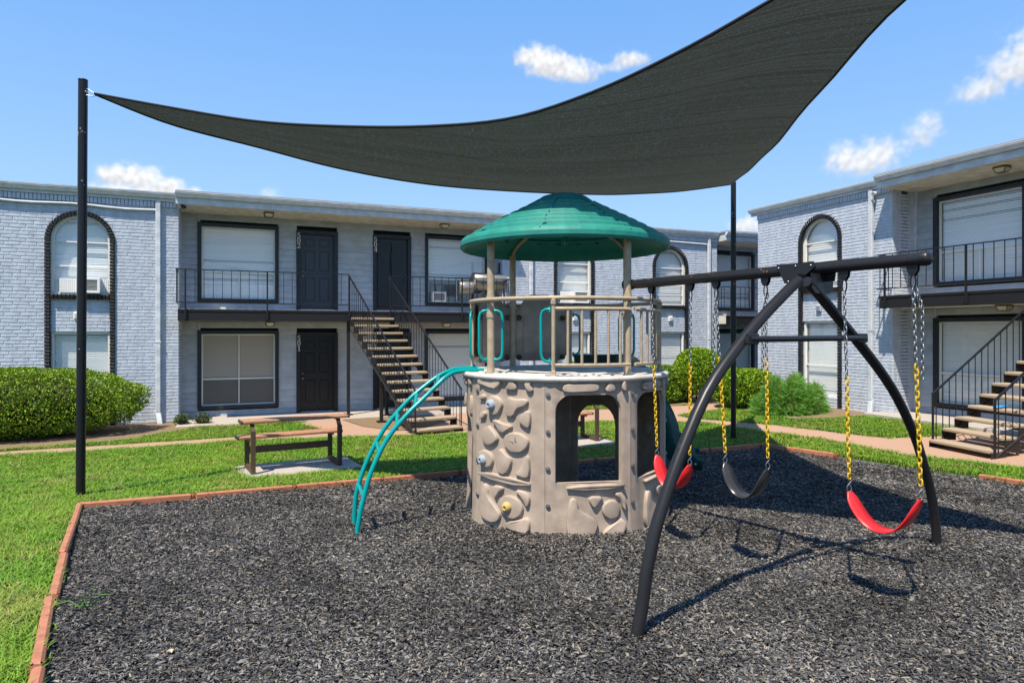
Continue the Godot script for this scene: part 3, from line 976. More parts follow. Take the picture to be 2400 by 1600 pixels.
func smoker(a: Node3D) -> void:
	var t := thing("barbecue_smoker", "grey barrel smoker barbecue with side firebox on the balcony", "barbecue", a.transform * Vector3(7.8, 2.68, -0.15), a.rotation.y)
	var bt := Basis(Vector3.BACK, PI / 2)
	var m1 := MB.new()
	m1.lathe([[0.001, -0.48], [0.22, -0.48], [0.25, -0.45], [0.25, 0.45], [0.22, 0.48], [0.001, 0.48]], 24, Vector3(0, 0.86, 0), bt)
	obj("barrel", m1.mesh(), M.grill_metal, t)
	var m2 := MB.new()
	m2.cbox(Vector3(0, 0.865, 0.252), Vector3(0.94, 0.02, 0.02), 0.004)
	for s in [-0.3, 0.3]: m2.bar(Vector3(s, 0.80, 0.24), Vector3(s, 0.80, 0.31), 0.02, 0.02)
	m2.tube([Vector3(-0.32, 0.80, 0.31), Vector3(0.32, 0.80, 0.31)], 0.013, 8)
	obj("handle", m2.mesh(), M.iron, t)
	var m3 := MB.new()
	m3.lathe([[0.001, -0.2], [0.16, -0.2], [0.18, -0.18], [0.18, 0.18], [0.16, 0.2], [0.001, 0.2]], 20, Vector3(-0.68, 0.68, 0.02), bt)
	obj("firebox", m3.mesh(), M.grill_metal, t)
	var m6 := MB.new()
	for i in 6: m6.lathe([[0.001, 0.0], [0.022, 0.0], [0.022, 0.006], [0.001, 0.006]], 8, Vector3(-0.885, 0.68 + 0.08 * sin(i * 1.05), 0.02 + 0.08 * cos(i * 1.05)), bt)
	obj("damper", m6.mesh(), M.iron, t)
	var m4 := MB.new()
	m4.tube([Vector3(0.36, 1.05, -0.05), Vector3(0.36, 1.42, -0.05)], 0.04, 10)
	obj("chimney", m4.mesh(), M.iron, t)
	for q in [[-0.4, 0.18], [0.4, 0.18], [-0.4, -0.18], [0.4, -0.18]]:
		var m5 := MB.new()
		m5.bar(Vector3(q[0], 0, q[1]), Vector3(q[0], 0.72, q[1] * 0.8), 0.03, 0.03)
		obj("leg", m5.mesh(), M.iron, t)

func staircase(label: String, top: Vector3, d2: Vector2, n: int, rise: float, run: float, wd: float, posts: Array, rail_top: float, level_gap: float) -> void:
	# top: middle of the front edge of the top tread; d2: direction down the flight in plan (x, distance)
	var t := thing("staircase", label, "staircase", Vector3(top.x, 0, top.z), 0.0, "open-tread outside stairs")
	var dn := Vector3(d2.x, 0, -d2.y).normalized()
	var sd := Vector3.UP.cross(dn).normalized()   # across the flight
	var bs := Basis(sd, Vector3.UP, dn)
	var tm := MB.new()
	tm.cbox(Vector3.ZERO, Vector3(wd, 0.055, 0.285), 0.012)
	var tread := tm.mesh()
	for i in n:
		var o := obj("tread", tread, M.tread, t)
		o.transform = Transform3D(bs * Basis(Vector3.RIGHT, rng.randf_range(-0.01, 0.01)), dn * (run * i) + Vector3.UP * (top.y - rise * i - 0.028))
	var bmesh := MB.new()
	bmesh.box(Vector3(0, 0.43, 0), Vector3(0.012, 0.86, 0.012))
	var bal := bmesh.mesh()
	for s in [-1.0, 1.0]:
		var off: Vector3 = sd * (s * (wd * 0.5 + 0.02))
		var sm := MB.new()
		for i in n:
			var c: Vector3 = off + dn * (run * i - 0.02) + Vector3.UP * (top.y - rise * i - 0.13)
			sm.box(c, Vector3(0.008 if s > 0 else 0.007, rise * 0.95, run + 0.03), bs)
			sm.box(off * 0.86 + dn * (run * i - 0.05) + Vector3.UP * (top.y - rise * i - 0.075), Vector3(0.16, 0.03, 0.2), bs)
		obj("stringer", sm.mesh(), M.iron_worn, t)
		var br := MB.new()
		br.tube([off + dn * -0.1 + Vector3.UP * (top.y - 0.30), off + dn * (run * (n - 0.6)) + Vector3.UP * (top.y - rise * (n - 1) - 0.16)], 0.016, 6)
		obj("brace", br.mesh(), M.iron_worn, t)
		var hr := MB.new()
		var a: Vector3 = off + dn * (-level_gap) + Vector3.UP * (top.y + rail_top)
		var b: Vector3 = off + dn * (run * (n - 1) + 0.05) + Vector3.UP * (top.y - rise * (n - 1) + 0.78)
		hr.bar(a, b, 0.036, 0.024)
		hr.bar(b + Vector3.UP * 0.015, Vector3(b.x, top.y - rise * n - 0.04, b.z), 0.028, 0.028)
		var rail := obj("handrail", hr.mesh(), M.iron, t)
		for i in n * 2 - 1:
			var f := (i + 0.5) / (n * 2.0 - 1.0)
			var hd := a.lerp(b, f)
			var o := obj("baluster", bal, M.iron, rail)
			var foot := top.y - rise * f * (n - 1) - 0.12
			o.transform = Transform3D(Basis.from_scale(Vector3(1, (hd.y - foot) / 0.86, 1)) , Vector3(hd.x, foot, hd.z))
	for p in posts:
		var pm := MB.new()
		var w0: Vector3 = G(p[0], p[1]) - Vector3(top.x, 0, top.z)
		pm.box(Vector3(w0.x, (w0.y + p[2]) * 0.5 - 0.02, w0.z), Vector3(0.075, p[2] - w0.y, 0.075), Basis(Vector3.UP, 0.4))
		pm.box(Vector3(w0.x, w0.y + 0.02, w0.z), Vector3(0.2, 0.08, 0.2), Basis(Vector3.UP, 0.4))
		obj("support_post", pm.mesh(), M.iron_worn, t)

# ---------------------------------------------------------------- playground
const TC := Vector2(0.555, 7.07)     # tower middle in plan
const TR := 1.04

func ang(deg: float, r: float, y: float) -> Vector3:
	# a point round the tower; 0 degrees faces the camera, positive to the right
	var t := deg_to_rad(deg)
	return P(TC.x + r * sin(t), y, TC.y - r * cos(t))

var panel_span := 45.0

func on_panel(a0: float, s: float, y: float, r: float) -> Vector3:
	return ang(a0 + panel_span * s, r, y)

func panel_radius(s: float, y: float) -> float:
	# moulded ribs near the seams and a wavy foot
	var e := minf(s, 1.0 - s)
	var k := 0.0
	if e < 0.14: k = 0.018 * sstep(0.14, 0.10, e) + 0.012 * sin(e * 70.0) * sstep(0.14, 0.02, e)
	return TR + k + 0.010 * sin(s * 9.0 + y * 3.0) * sstep(0.6, 0.1, y) + 0.012 * sstep(0.55, 0.15, y)

func relief(parent: Node, a0: float, pts: Array, lift: float, m: Material) -> void:
	# a stone-like boss moulded on a panel: pts are s, y pairs
	var pg := PackedVector2Array()
	for i in range(0, pts.size(), 2): pg.append(Vector2(pts[i] * 0.82, pts[i + 1]))
	if Geometry2D.is_polygon_clockwise(pg): pg.reverse()
	# round the outline once
	var rnd := PackedVector2Array()
	for i in pg.size():
		var a := pg[i]; var b := pg[(i + 1) % pg.size()]
		rnd.append(a.lerp(b, 0.28)); rnd.append(a.lerp(b, 0.72))
	var ring_in := func(d: float) -> PackedVector2Array:
		var o := PackedVector2Array()
		var n := rnd.size()
		for i in n:
			var e := (rnd[(i + 1) % n] - rnd[(i - 1 + n) % n]).normalized()
			o.append(rnd[i] + Vector2(-e.y, e.x) * d)
		return o
	var levels := [[ring_in.call(-0.004), -0.004], [ring_in.call(0.0), lift * 0.6], [ring_in.call(0.004), lift * 0.92], [ring_in.call(0.010), lift]]
	var mb := MB.new()
	mb.soft(true)
	var q := func(p: Vector2, l: float) -> Vector3:
		var s := p.x / 0.82
		return on_panel(a0, s, p.y, panel_radius(s, p.y) + l)
	for k in 3:
		var o: PackedVector2Array = levels[k][0]
		var i2: PackedVector2Array = levels[k + 1][0]
		for i in o.size():
			var j := (i + 1) % o.size()
			mb.quad(q.call(o[i], levels[k][1]), q.call(o[j], levels[k][1]), q.call(i2[j], levels[k + 1][1]), q.call(i2[i], levels[k + 1][1]))
	var top: PackedVector2Array = levels[3][0]
	var ix := Geometry2D.triangulate_polygon(top)
	if ix.is_empty(): ix = Geometry2D.triangulate_polygon(rnd)
	for i in range(0, ix.size(), 3):
		var a := top[ix[i]]; var b := top[ix[i + 1]]; var c := top[ix[i + 2]]
		if (b - a).cross(c - a) < 0:
			var w := b; b = c; c = w
		mb.tri(q.call(a, lift), q.call(b, lift), q.call(c, lift))
	obj("stone_relief", mb.mesh(), m, parent)

func wall_panel(parent: Node, a0: float, hole: PackedVector2Array, y0: float, y1: float) -> Node3D:
	# 45 degrees of the moulded wall; hole in s, y
	var mb := MB.new()
	var ns := 18
	var ny := 26
	var q := func(p: Vector2, l: float) -> Vector3: return on_panel(a0, p.x, p.y, panel_radius(p.x, p.y) + l)
	mb.soft(true)
	for i in ns:
		for j in ny:
			var s0 := 0.002 + 0.996 * i / ns
			var s1 := 0.002 + 0.996 * (i + 1) / ns
			var ya := y0 + (y1 - y0) * j / ny
			var yc := y0 + (y1 - y0) * (j + 1) / ny
			var sq := PackedVector2Array([Vector2(s0, ya), Vector2(s1, ya), Vector2(s1, yc), Vector2(s0, yc)])
			var pieces := [sq]
			if hole.size(): pieces = Geometry2D.clip_polygons(sq, hole)
			for pc in pieces:
				var ix := Geometry2D.triangulate_polygon(pc)
				for t in range(0, ix.size(), 3):
					var a: Vector2 = pc[ix[t]]; var b: Vector2 = pc[ix[t + 1]]; var c: Vector2 = pc[ix[t + 2]]
					if (b - a).cross(c - a) < 0:
						var w := b; b = c; c = w
					mb.tri(q.call(a, 0.0), q.call(b, 0.0), q.call(c, 0.0))
					mb.tri(q.call(a, -0.045), q.call(c, -0.045), q.call(b, -0.045))
	mb.soft(false)
	var rim := func(pg: PackedVector2Array, inward: bool) -> void:
		for i in pg.size():
			var a := pg[i]; var b := pg[(i + 1) % pg.size()]
			if inward: mb.quad(q.call(b, -0.045), q.call(a, -0.045), q.call(a, 0.0), q.call(b, 0.0))
			else: mb.quad(q.call(a, -0.045), q.call(b, -0.045), q.call(b, 0.0), q.call(a, 0.0))
	var edge := PackedVector2Array()
	for j in ny + 1: edge.append(Vector2(0.998, y0 + (y1 - y0) * j / ny))
	for i in ns + 1: edge.append(Vector2(0.998 - 0.996 * i / ns, y1))
	for j in ny + 1: edge.append(Vector2(0.002, y1 - (y1 - y0) * j / ny))
	rim.call(edge, false)
	if hole.size():
		var h := hole
		if Geometry2D.is_polygon_clockwise(h): h.reverse()
		rim.call(h, true)
	var p := obj("wall_panel", mb.mesh(), M.tower_plastic, parent)
	for k in 5:
		var bm := MB.new()
		var y := y0 + 0.12 + (y1 - y0 - 0.24) * k / 4.0
		var c := on_panel(a0, 0.035, y, panel_radius(0.035, y))
		var nrm := (c - P(TC.x, y, TC.y)).normalized()
		var bb := Basis(nrm.cross(Vector3.UP), nrm, Vector3.UP)
		bm.lathe([[0.022, -0.004], [0.022, 0.003], [0.012, 0.003], [0.012, 0.009], [0.001, 0.011]], 10, c, bb, false)
		obj("bolt", bm.mesh(), M.steel, p)
	return p

func from_px(a: Array, x0: float, w: float) -> Array:
	var o := []
	for i in range(0, a.size(), 2):
		o.append((a[i] - x0) / w)
		o.append(2.122 - a[i + 1] * 0.001305)
	return o

func handle_loop(parent: Node, base: Vector3, out: Vector3, y0: float, y1: float) -> void:
	var mb := MB.new()
	var a := base + Vector3.UP * y0
	var b := base + Vector3.UP * y1
	var o := out.normalized() * 0.085
	var pts := [a, a + o * 0.45 + Vector3.UP * 0.0, a + o * 0.85 + Vector3.UP * 0.02, a + o + Vector3.UP * 0.07, (a + b) * 0.5 + o, b + o - Vector3.UP * 0.07, b + o * 0.85 - Vector3.UP * 0.02, b + o * 0.45, b]
	mb.tube(pts, 0.014, 8)
	for e in [a, b]: mb.cbox(e + o * 0.05, Vector3(0.022, 0.06, 0.022), 0.006)
	obj("grab_handle", mb.mesh(), M.teal_tube, parent)

func arc(a0: float, a1: float, r: float, y: float, n := 14) -> Array:
	var o := []
	for i in n + 1: o.append(ang(lerpf(a0, a1, float(i) / n), r, y))
	return o

func play_tower() -> void:
	var t := thing("climbing_tower", "round play tower with stone-pattern walls, beige posts and green dome roof", "play tower", Vector3.ZERO)
	var y0 := 0.08
	var y1 := 1.675
	var win := PackedVector2Array()
	for p in [[0.115, 0.75], [0.885, 0.75]]: win.append(Vector2(p[0], p[1]))
	for i in 9:
		var k := PI / 2 * i / 8
		win.append(Vector2(0.70 + 0.185 * cos(k), 1.40 + 0.155 * sin(k)))
	for i in 9:
		var k := PI / 2 + PI / 2 * i / 8
		win.append(Vector2(0.30 + 0.185 * cos(k), 1.40 + 0.155 * sin(k)))
	var dr := PackedVector2Array([Vector2(0.34, 0.02), Vector2(0.90, 0.02)])
	for i in 13:
		var k := PI * i / 12
		dr.append(Vector2(0.62 + 0.28 * cos(k), 1.02 + 0.25 * sin(k)))
	var opn := PackedVector2Array([Vector2(0.13, 0.02), Vector2(0.87, 0.02), Vector2(0.87, 1.05), Vector2(0.75, 1.25), Vector2(0.5, 1.33), Vector2(0.25, 1.25), Vector2(0.13, 1.05)])
	# front left: the climbing wall
	var pa := -58.9
	var p1 := wall_panel(t, pa, PackedVector2Array(), y0, y1)
	for b in [[290, 375, 300, 340, 370, 335, 440, 335, 468, 360, 430, 410, 395, 405, 340, 392], [485, 405, 510, 370, 515, 340, 540, 345, 562, 385, 550, 412], [598, 345, 625, 335, 640, 350, 632, 372, 652, 400, 640, 418, 612, 410],
			[303, 495, 310, 460, 330, 452, 345, 470, 338, 495], [365, 530, 372, 480, 400, 455, 440, 462, 474, 505, 460, 560, 430, 605, 390, 590], [500, 472, 515, 458, 550, 475, 610, 465, 625, 490, 600, 522, 558, 538, 545, 590, 520, 605, 490, 590, 502, 530],
			[566, 620, 595, 560, 625, 548, 636, 570, 632, 660, 618, 676, 585, 650], [303, 640, 315, 585, 345, 580, 352, 605, 330, 640], [398, 642, 425, 628, 470, 655, 520, 655, 535, 675, 500, 700, 475, 726, 450, 712, 430, 672], [316, 742, 360, 678, 400, 700, 444, 760, 430, 792, 380, 832, 328, 815],
			[478, 770, 500, 720, 560, 705, 615, 735, 628, 780, 600, 840, 540, 858, 495, 830], [303, 910, 310, 870, 360, 865, 405, 900, 405, 960, 380, 995, 318, 988], [428, 880, 450, 840, 470, 840, 500, 880, 530, 895, 525, 950, 495, 1020, 450, 1022, 432, 960], [550, 1002, 590, 950, 605, 870, 626, 865, 632, 1000, 612, 1032, 560, 1012],
			[302, 1022, 632, 1042, 632, 1096, 308, 1070], [308, 1335, 318, 1140, 345, 1105, 370, 1150, 362, 1200, 450, 1290, 462, 1330, 430, 1387, 340, 1382], [400, 1110, 480, 1110, 470, 1140, 445, 1158, 430, 1212, 405, 1160], [450, 1240, 475, 1175, 540, 1160, 590, 1210, 596, 1270, 560, 1320, 520, 1332, 470, 1300],
			[540, 1110, 625, 1128, 632, 1200, 612, 1238, 590, 1170], [478, 1392, 510, 1350, 570, 1330, 632, 1293, 632, 1418, 560, 1412]]:
		relief(p1, pa, from_px(b, 258.0, 450.0), 0.036, M.tower_plastic)
	# the small raised emblem on the round boss
	var em := MB.new()
	for g in [[0.565, 1.135, 0.014, 0.05], [0.60, 1.108, 0.04, 0.012], [0.655, 1.135, 0.014, 0.05], [0.625, 1.10, 0.02, 0.014], [0.556, 1.112, 0.02, 0.012], [0.662, 1.112, 0.02, 0.012]]:
		var c := on_panel(pa, g[0], g[1], TR + 0.028)
		var nrm := (c - P(TC.x, g[1], TC.y)).normalized()
		em.cbox(c, Vector3(g[2], g[3], 0.010), 0.003, Basis(Vector3.UP.cross(nrm), Vector3.UP, nrm))
	obj("emblem", em.mesh(), M.tower_dark, p1)
	for h in [[400, 525, 0.055, 0], [335, 940, 0.055, 0], [505, 1247, 0.05, 1]]:
		var sy := from_px([h[0], h[1]], 258.0, 450.0)
		var c := on_panel(pa, sy[0], sy[1], TR + 0.02)
		var nrm := (c - P(TC.x, sy[1], TC.y)).normalized()
		var hm := MB.new()
		hm.lathe([[h[2], 0.0], [h[2] * 1.05, 0.015], [h[2] * 0.85, 0.04], [h[2] * 0.55, 0.058], [0.016, 0.06], [0.014, 0.045], [0.001, 0.045]], 9, c, Basis(Vector3.UP.cross(nrm).rotated(nrm, 0.5), nrm, -Vector3.UP.rotated(nrm, 0.5)).orthonormalized())
		obj("hand_hold", hm.mesh(), M.hold_yellow if h[3] else M.hold_grey, p1)
	# front right and right: windows
	var wb := [[805, 402, 825, 350, 900, 358, 985, 345, 1038, 372, 1010, 415, 930, 412, 850, 420], [1060, 408, 1088, 345, 1112, 350, 1140, 400, 1100, 418], [1172, 348, 1195, 340, 1205, 365, 1212, 405, 1190, 418, 1172, 390],
		[830, 1062, 1190, 1062, 1180, 1100, 840, 1100], [828, 1400, 848, 1170, 880, 1145, 902, 1190, 898, 1232, 1020, 1310, 1012, 1380, 980, 1442, 870, 1425], [962, 1140, 1056, 1145, 1030, 1180, 1000, 1230, 972, 1190], [1042, 1222, 1078, 1175, 1140, 1180, 1166, 1230, 1150, 1292, 1110, 1312, 1060, 1290], [1118, 1130, 1192, 1122, 1195, 1248, 1180, 1250, 1165, 1170], [1042, 1432, 1060, 1380, 1110, 1350, 1192, 1293, 1192, 1422, 1100, 1434]]
	for a0 in [-13.9, 31.1]:
		var p := wall_panel(t, a0, win, y0, y1)
		for b in wb: relief(p, a0, from_px(b, 708.0, 532.0), 0.036, M.tower_plastic)
	var pl := wall_panel(t, -103.9, opn, y0, y1)
	for b in [[290, 375, 300, 340, 370, 335, 430, 345, 420, 405, 340, 392], [485, 405, 515, 340, 562, 385, 550, 412], [598, 345, 640, 350, 652, 400, 612, 410], [300, 620, 302, 500, 320, 500, 322, 600], [640, 620, 645, 470, 660, 500, 655, 650]]: relief(pl, -103.9, from_px(b, 258.0, 450.0), 0.035, M.tower_plastic)
	panel_span = 50.0
	wall_panel(t, 121.1, dr, y0, y1)
	panel_span = 42.5
	wall_panel(t, 171.1, PackedVector2Array(), y0, y1)
	wall_panel(t, 213.6, PackedVector2Array(), y0, y1)
	panel_span = 45.0
	var pr := wall_panel(t, 76.1, PackedVector2Array(), y0, y1)
	for b in [[330, 620, 360, 540, 420, 560, 430, 640, 380, 690], [480, 800, 560, 720, 620, 800, 560, 900], [340, 1000, 420, 930, 470, 1020, 400, 1100]]: relief(pr, 76.1, from_px(b, 258.0, 450.0), -0.07, M.tower_plastic)
	# deck
	var dk := MB.new()
	dk.lathe([[0.001, 1.665], [1.03, 1.665], [1.085, 1.675], [1.095, 1.70], [1.085, 1.722], [1.06, 1.728], [1.03, 1.722], [0.001, 1.722]], 56, P(TC.x, 0, TC.y))
	for i in 5: dk.lathe([[0.25 + i * 0.16, 1.7222], [0.26 + i * 0.16, 1.729], [0.29 + i * 0.16, 1.729], [0.30 + i * 0.16, 1.7222]], 40, P(TC.x, 0, TC.y))
	obj("deck", dk.mesh(), M.deck_white, t)
	# posts
	for k in [-54.4, 35.6, 125.6, 215.6]:
		var pm := MB.new()
		var b := ang(k, 0.94, 0)
		pm.tube([Vector3(b.x, ter(b.x, -b.z) - 0.05, b.z), Vector3(b.x, 3.03, b.z)], 0.037, 16)
		var p := obj("post", pm.mesh(), M.post_beige, t)
		var am := MB.new()
		am.tube([Vector3(b.x, 2.98, b.z), ang(k, 0.91, 3.08), ang(k, 0.82, 3.15), ang(k, 0.55, 3.26), ang(k, 0.2, 3.38)], 0.021, 8)
		obj("roof_arm", am.mesh(), M.post_beige, p)
		var cm := MB.new()
		for y in [2.30, 2.46]: cm.lathe([[0.043, y - 0.03], [0.045, y], [0.043, y + 0.03]], 14, Vector3(b.x, 0, b.z))
		obj("collar", cm.mesh(), M.post_beige, p)
	# roof: stepped dome
	var prof := [[0.001, 2.99], [0.001, 2.99]]
	prof = [[1.07, 2.995], [1.095, 2.998], [1.108, 3.02], [1.108, 3.06], [1.095, 3.09]]
	var steps := 8
	for i in steps:
		var f0 := float(i) / steps
		var f1 := float(i + 1) / steps
		var h0 := 3.095 + 0.415 * pow(f0, 0.92)
		var h1 := 3.095 + 0.415 * pow(f1, 0.92)
		var r0 := 1.075 - 0.775 * f0
		var r1 := 1.075 - 0.775 * f1
		prof.append([r0, h0 + 0.012])
		prof.append([r1 + 0.012, h1 - 0.024])
		prof.append([r1 + 0.006, h1 + 0.004])
	var under := [[0.001, 3.42], [0.3, 3.40], [0.7, 3.24], [1.0, 3.08], [1.06, 3.05], [1.07, 2.995]]
	var rm := MB.new()
	var rb := Basis(Vector3.UP, 0.32)
	rm.lathe(prof, 48, P(TC.x, 0, TC.y), rb, false)
	rm.lathe(under, 48, P(TC.x, 0, TC.y), rb)
	var rf := obj("roof", rm.mesh(), M.roof_teal, t)
	var cp := MB.new()
	cp.lathe([[0.315, 3.495], [0.31, 3.515], [0.24, 3.565], [0.13, 3.60], [0.001, 3.612]], 32, P(TC.x, 0, TC.y))
	obj("roof_cap", cp.mesh(), M.cap_teal, rf)
	for k in [-58.0, -16.0, 30.0, 75.0, 120.0, 165.0, 210.0, 255.0]:
		var rs := MB.new()
		var line := []
		for i in 7: line.append(ang(k + 1.2 * sin(i * 2.0), 1.098 - 0.78 * i / 6.0, 3.085 + 0.43 * i / 6.0))
		rs.tube(line, 0.006, 4)
		obj("roof_seam", rs.mesh(), M.cap_teal, rf)
		var rv := MB.new()
		for i in 3: rv.cbox(ang(k + 1.5 + i, 1.0 - i * 0.07, 3.142 + 0.028 * i), Vector3(0.03, 0.012, 0.014), 0.003)
		obj("rivet", rv.mesh(), M.cap_teal, rf)
	# moulded ribs and slots below the roof
	var un := MB.new()
	for r in [0.55, 0.75, 0.93]:
		var yv: float = 3.395 - 0.40 * (r - 0.3) - 0.012
		un.tube(arc(0, 352, r, yv, 40), 0.012, 5, false, true)
		var n := int(r * 30)
		for i in n: un.box(ang(360.0 * i / n, r + 0.07, yv - 0.035), Vector3(0.06, 0.012, 0.02), Basis(Vector3.UP, -deg_to_rad(360.0 * i / n)))
	obj("roof_rib", un.mesh(), M.cap_teal, rf)
	var hk := MB.new()
	var hb := ang(-4, 0.80, 0)
	hk.cbox(Vector3(hb.x, 3.06, hb.z), Vector3(0.05, 0.20, 0.05), 0.015)
	obj("roof_bracket", hk.mesh(), M.roof_teal, rf)
	# guard rails
	var rg := MB.new()
	rg.tube(arc(0, 350, 1.0, 2.446, 35), 0.021, 8, false, true)
	obj("guard_ring", rg.mesh(), M.post_beige, t)
	for k in [-10.0, -99.0, 171.0, 80.5]:
		var pm := MB.new()
		pm.tube([ang(k, 1.0, 1.70), ang(k, 1.0, 2.44)], 0.019, 10)
		pm.cbox(ang(k, 1.0, 1.74), Vector3(0.05, 0.08, 0.05), 0.01)
		pm.cbox(ang(k, 1.0, 2.41), Vector3(0.05, 0.07, 0.05), 0.012)
		obj("rail_post", pm.mesh(), M.post_beige, t)
	for seg in [[-9.0, 34.0, 5], [38.0, 79.0, 6]]:
		var gm := MB.new()
		gm.tube(arc(seg[0], seg[1], 1.0, 2.345), 0.019, 8)
		gm.tube(arc(seg[0], seg[1], 1.0, 1.825), 0.017, 8)
		var gr := obj("guard_rail", gm.mesh(), M.post_beige, t)
		for i in seg[2]:
			var k := lerpf(seg[0], seg[1], (i + 0.9) / (seg[2] + 0.8))
			var bm := MB.new()
			bm.tube([ang(k, 1.0, 1.825), ang(k, 1.0, 2.345)], 0.0135, 8)
			obj("baluster", bm.mesh(), M.post_beige, gr)
	# solid barriers at the back
	for seg in [[-142.0, -101.0], [173.5, 213.5]]:
		var bm := MB.new()
		bm.soft(true)
		var n := 12
		var edge := func(f: float) -> Array:
			var e := minf(f, 1.0 - f)
			var lo := 1.785 + 0.07 * pow(1.0 - clampf(e / 0.16, 0, 1), 2.0)
			var hi := 2.42 + 0.16 * sstep(0.10, 0.30, e)
			return [lo, hi]
		for i in n:
			var f0 := float(i) / n
			var f1 := float(i + 1) / n
			var e0: Array = edge.call(f0)
			var e1: Array = edge.call(f1)
			var k0 := lerpf(seg[0], seg[1], f0)
			var k1 := lerpf(seg[0], seg[1], f1)
			bm.quad(ang(k0, 0.99, e0[0]), ang(k1, 0.99, e1[0]), ang(k1, 0.99, e1[1]), ang(k0, 0.99, e0[1]))
			bm.quad(ang(k1, 0.94, e1[0]), ang(k0, 0.94, e0[0]), ang(k0, 0.94, e0[1]), ang(k1, 0.94, e1[1]))
			bm.quad(ang(k0, 0.94, e0[1]), ang(k0, 0.99, e0[1]), ang(k1, 0.99, e1[1]), ang(k1, 0.94, e1[1]))
			bm.quad(ang(k0, 0.99, e0[0]), ang(k0, 0.94, e0[0]), ang(k1, 0.94, e1[0]), ang(k1, 0.99, e1[0]))
		var bp := obj("barrier_panel", bm.mesh(), M.tower_plastic, t)
		var im := MB.new()
		im.soft(true)
		for i in 8:
			var k0 := lerpf(seg[0] + 7, seg[1] - 7, i / 8.0)
			var k1 := lerpf(seg[0] + 7, seg[1] - 7, (i + 1) / 8.0)
			im.quad(ang(k1, 0.928, 1.90), ang(k0, 0.928, 1.90), ang(k0, 0.928, 2.32), ang(k1, 0.928, 2.32))
			im.quad(ang(k1, 0.945, 1.88), ang(k0, 0.945, 1.88), ang(k0, 0.928, 1.90), ang(k1, 0.928, 1.90))
			im.quad(ang(k1, 0.928, 2.32), ang(k0, 0.928, 2.32), ang(k0, 0.945, 2.34), ang(k1, 0.945, 2.34))
		obj("inner_face", im.mesh(), M.tower_plastic, bp)
		var kn := MB.new()
		for y in [1.83, 2.30]:
			for k in [seg[0] + 3.0, seg[1] - 3.0]:
				var c := ang(k, 0.935, y)
				var nrm := (P(TC.x, y, TC.y) - c).normalized()
				kn.lathe([[0.034, 0.0], [0.034, 0.014], [0.014, 0.018], [0.014, 0.03], [0.001, 0.032]], 12, c, Basis(nrm.cross(Vector3.UP), nrm, Vector3.UP))
		obj("knob", kn.mesh(), M.bench_frame, bp)
	# grab handles
	for hd in [[-54.4, 0.94, -1.0], [-54.4, 0.94, 1.0], [-10.0, 1.0, -1.0], [-99.0, 1.0, -1.0], [-99.0, 1.0, 1.0], [171.0, 1.0, -1.0], [125.6, 0.94, 1.0], [125.6, 0.94, -1.0]]:
		var b := ang(hd[0], hd[1], 0)
		var tg: Vector3 = (ang(hd[0] + 3, hd[1], 0) - b).normalized() * hd[2]
		if hd[0] == -54.4: tg = Vector3(hd[2], 0, 0.15)
		handle_loop(t, b + tg * 0.03, tg, 1.86, 2.34)
	# arched ladder
	var near := [[-1.46, 0.22, 6.21], [-1.43, 0.44, 6.23], [-1.40, 0.57, 6.25], [-1.34, 0.80, 6.28], [-1.21, 1.09, 6.36], [-1.04, 1.31, 6.45], [-0.87, 1.48, 6.55], [-0.73, 1.62, 6.62], [-0.65, 1.69, 6.67], [-0.55, 1.73, 6.73], [-0.30, 1.735, 6.86]]
	var far := [[-1.59, 0.19, 6.65], [-1.58, 0.42, 6.66], [-1.55, 0.59, 6.67], [-1.47, 0.83, 6.71], [-1.31, 1.14, 6.78], [-1.09, 1.41, 6.88], [-0.91, 1.57, 6.97], [-0.77, 1.67, 7.03], [-0.68, 1.71, 7.07], [-0.60, 1.735, 7.11], [-0.38, 1.74, 7.21]]
	var lr := Node3D.new()
	put(lr, "arched_ladder", t)
	for side in [near, far]:
		var pts := []
		for p in side: pts.append(P(p[0], p[1], p[2]))
		var lm := MB.new()
		lm.tube(smooth_line(pts, 3), 0.0235, 12)
		obj("side_tube", lm.mesh(), M.teal_tube, lr)
	for k in [[2, 0.0], [3, 0.55], [4, 0.55], [5, 0.5], [6, 0.9]]:
		var i: int = k[0]
		var a := P(near[i][0], near[i][1], near[i][2]).lerp(P(near[i + 1][0], near[i + 1][1], near[i + 1][2]), k[1])
		var b := P(far[i][0], far[i][1], far[i][2]).lerp(P(far[i + 1][0], far[i + 1][1], far[i + 1][2]), k[1])
		var gm := MB.new()
		gm.tube([a, b], 0.019, 10)
		for e in [a, b]: gm.lathe([[0.012, -0.03], [0.014, -0.02], [0.014, 0.02], [0.012, 0.03]], 8, e)
		obj("rung", gm.mesh(), M.teal_tube, lr)
	# slide, dropping behind the tower to the right
	slide(t)

func smooth_line(pts: Array, sub: int) -> Array:
	var o := []
	for i in pts.size() - 1:
		var p0: Vector3 = pts[maxi(i - 1, 0)]
		var p1: Vector3 = pts[i]
		var p2: Vector3 = pts[i + 1]
		var p3: Vector3 = pts[mini(i + 2, pts.size() - 1)]
		for k in sub: o.append(p1.cubic_interpolate(p2, p0, p3, float(k) / sub))
	o.append(pts[pts.size() - 1])
	return o

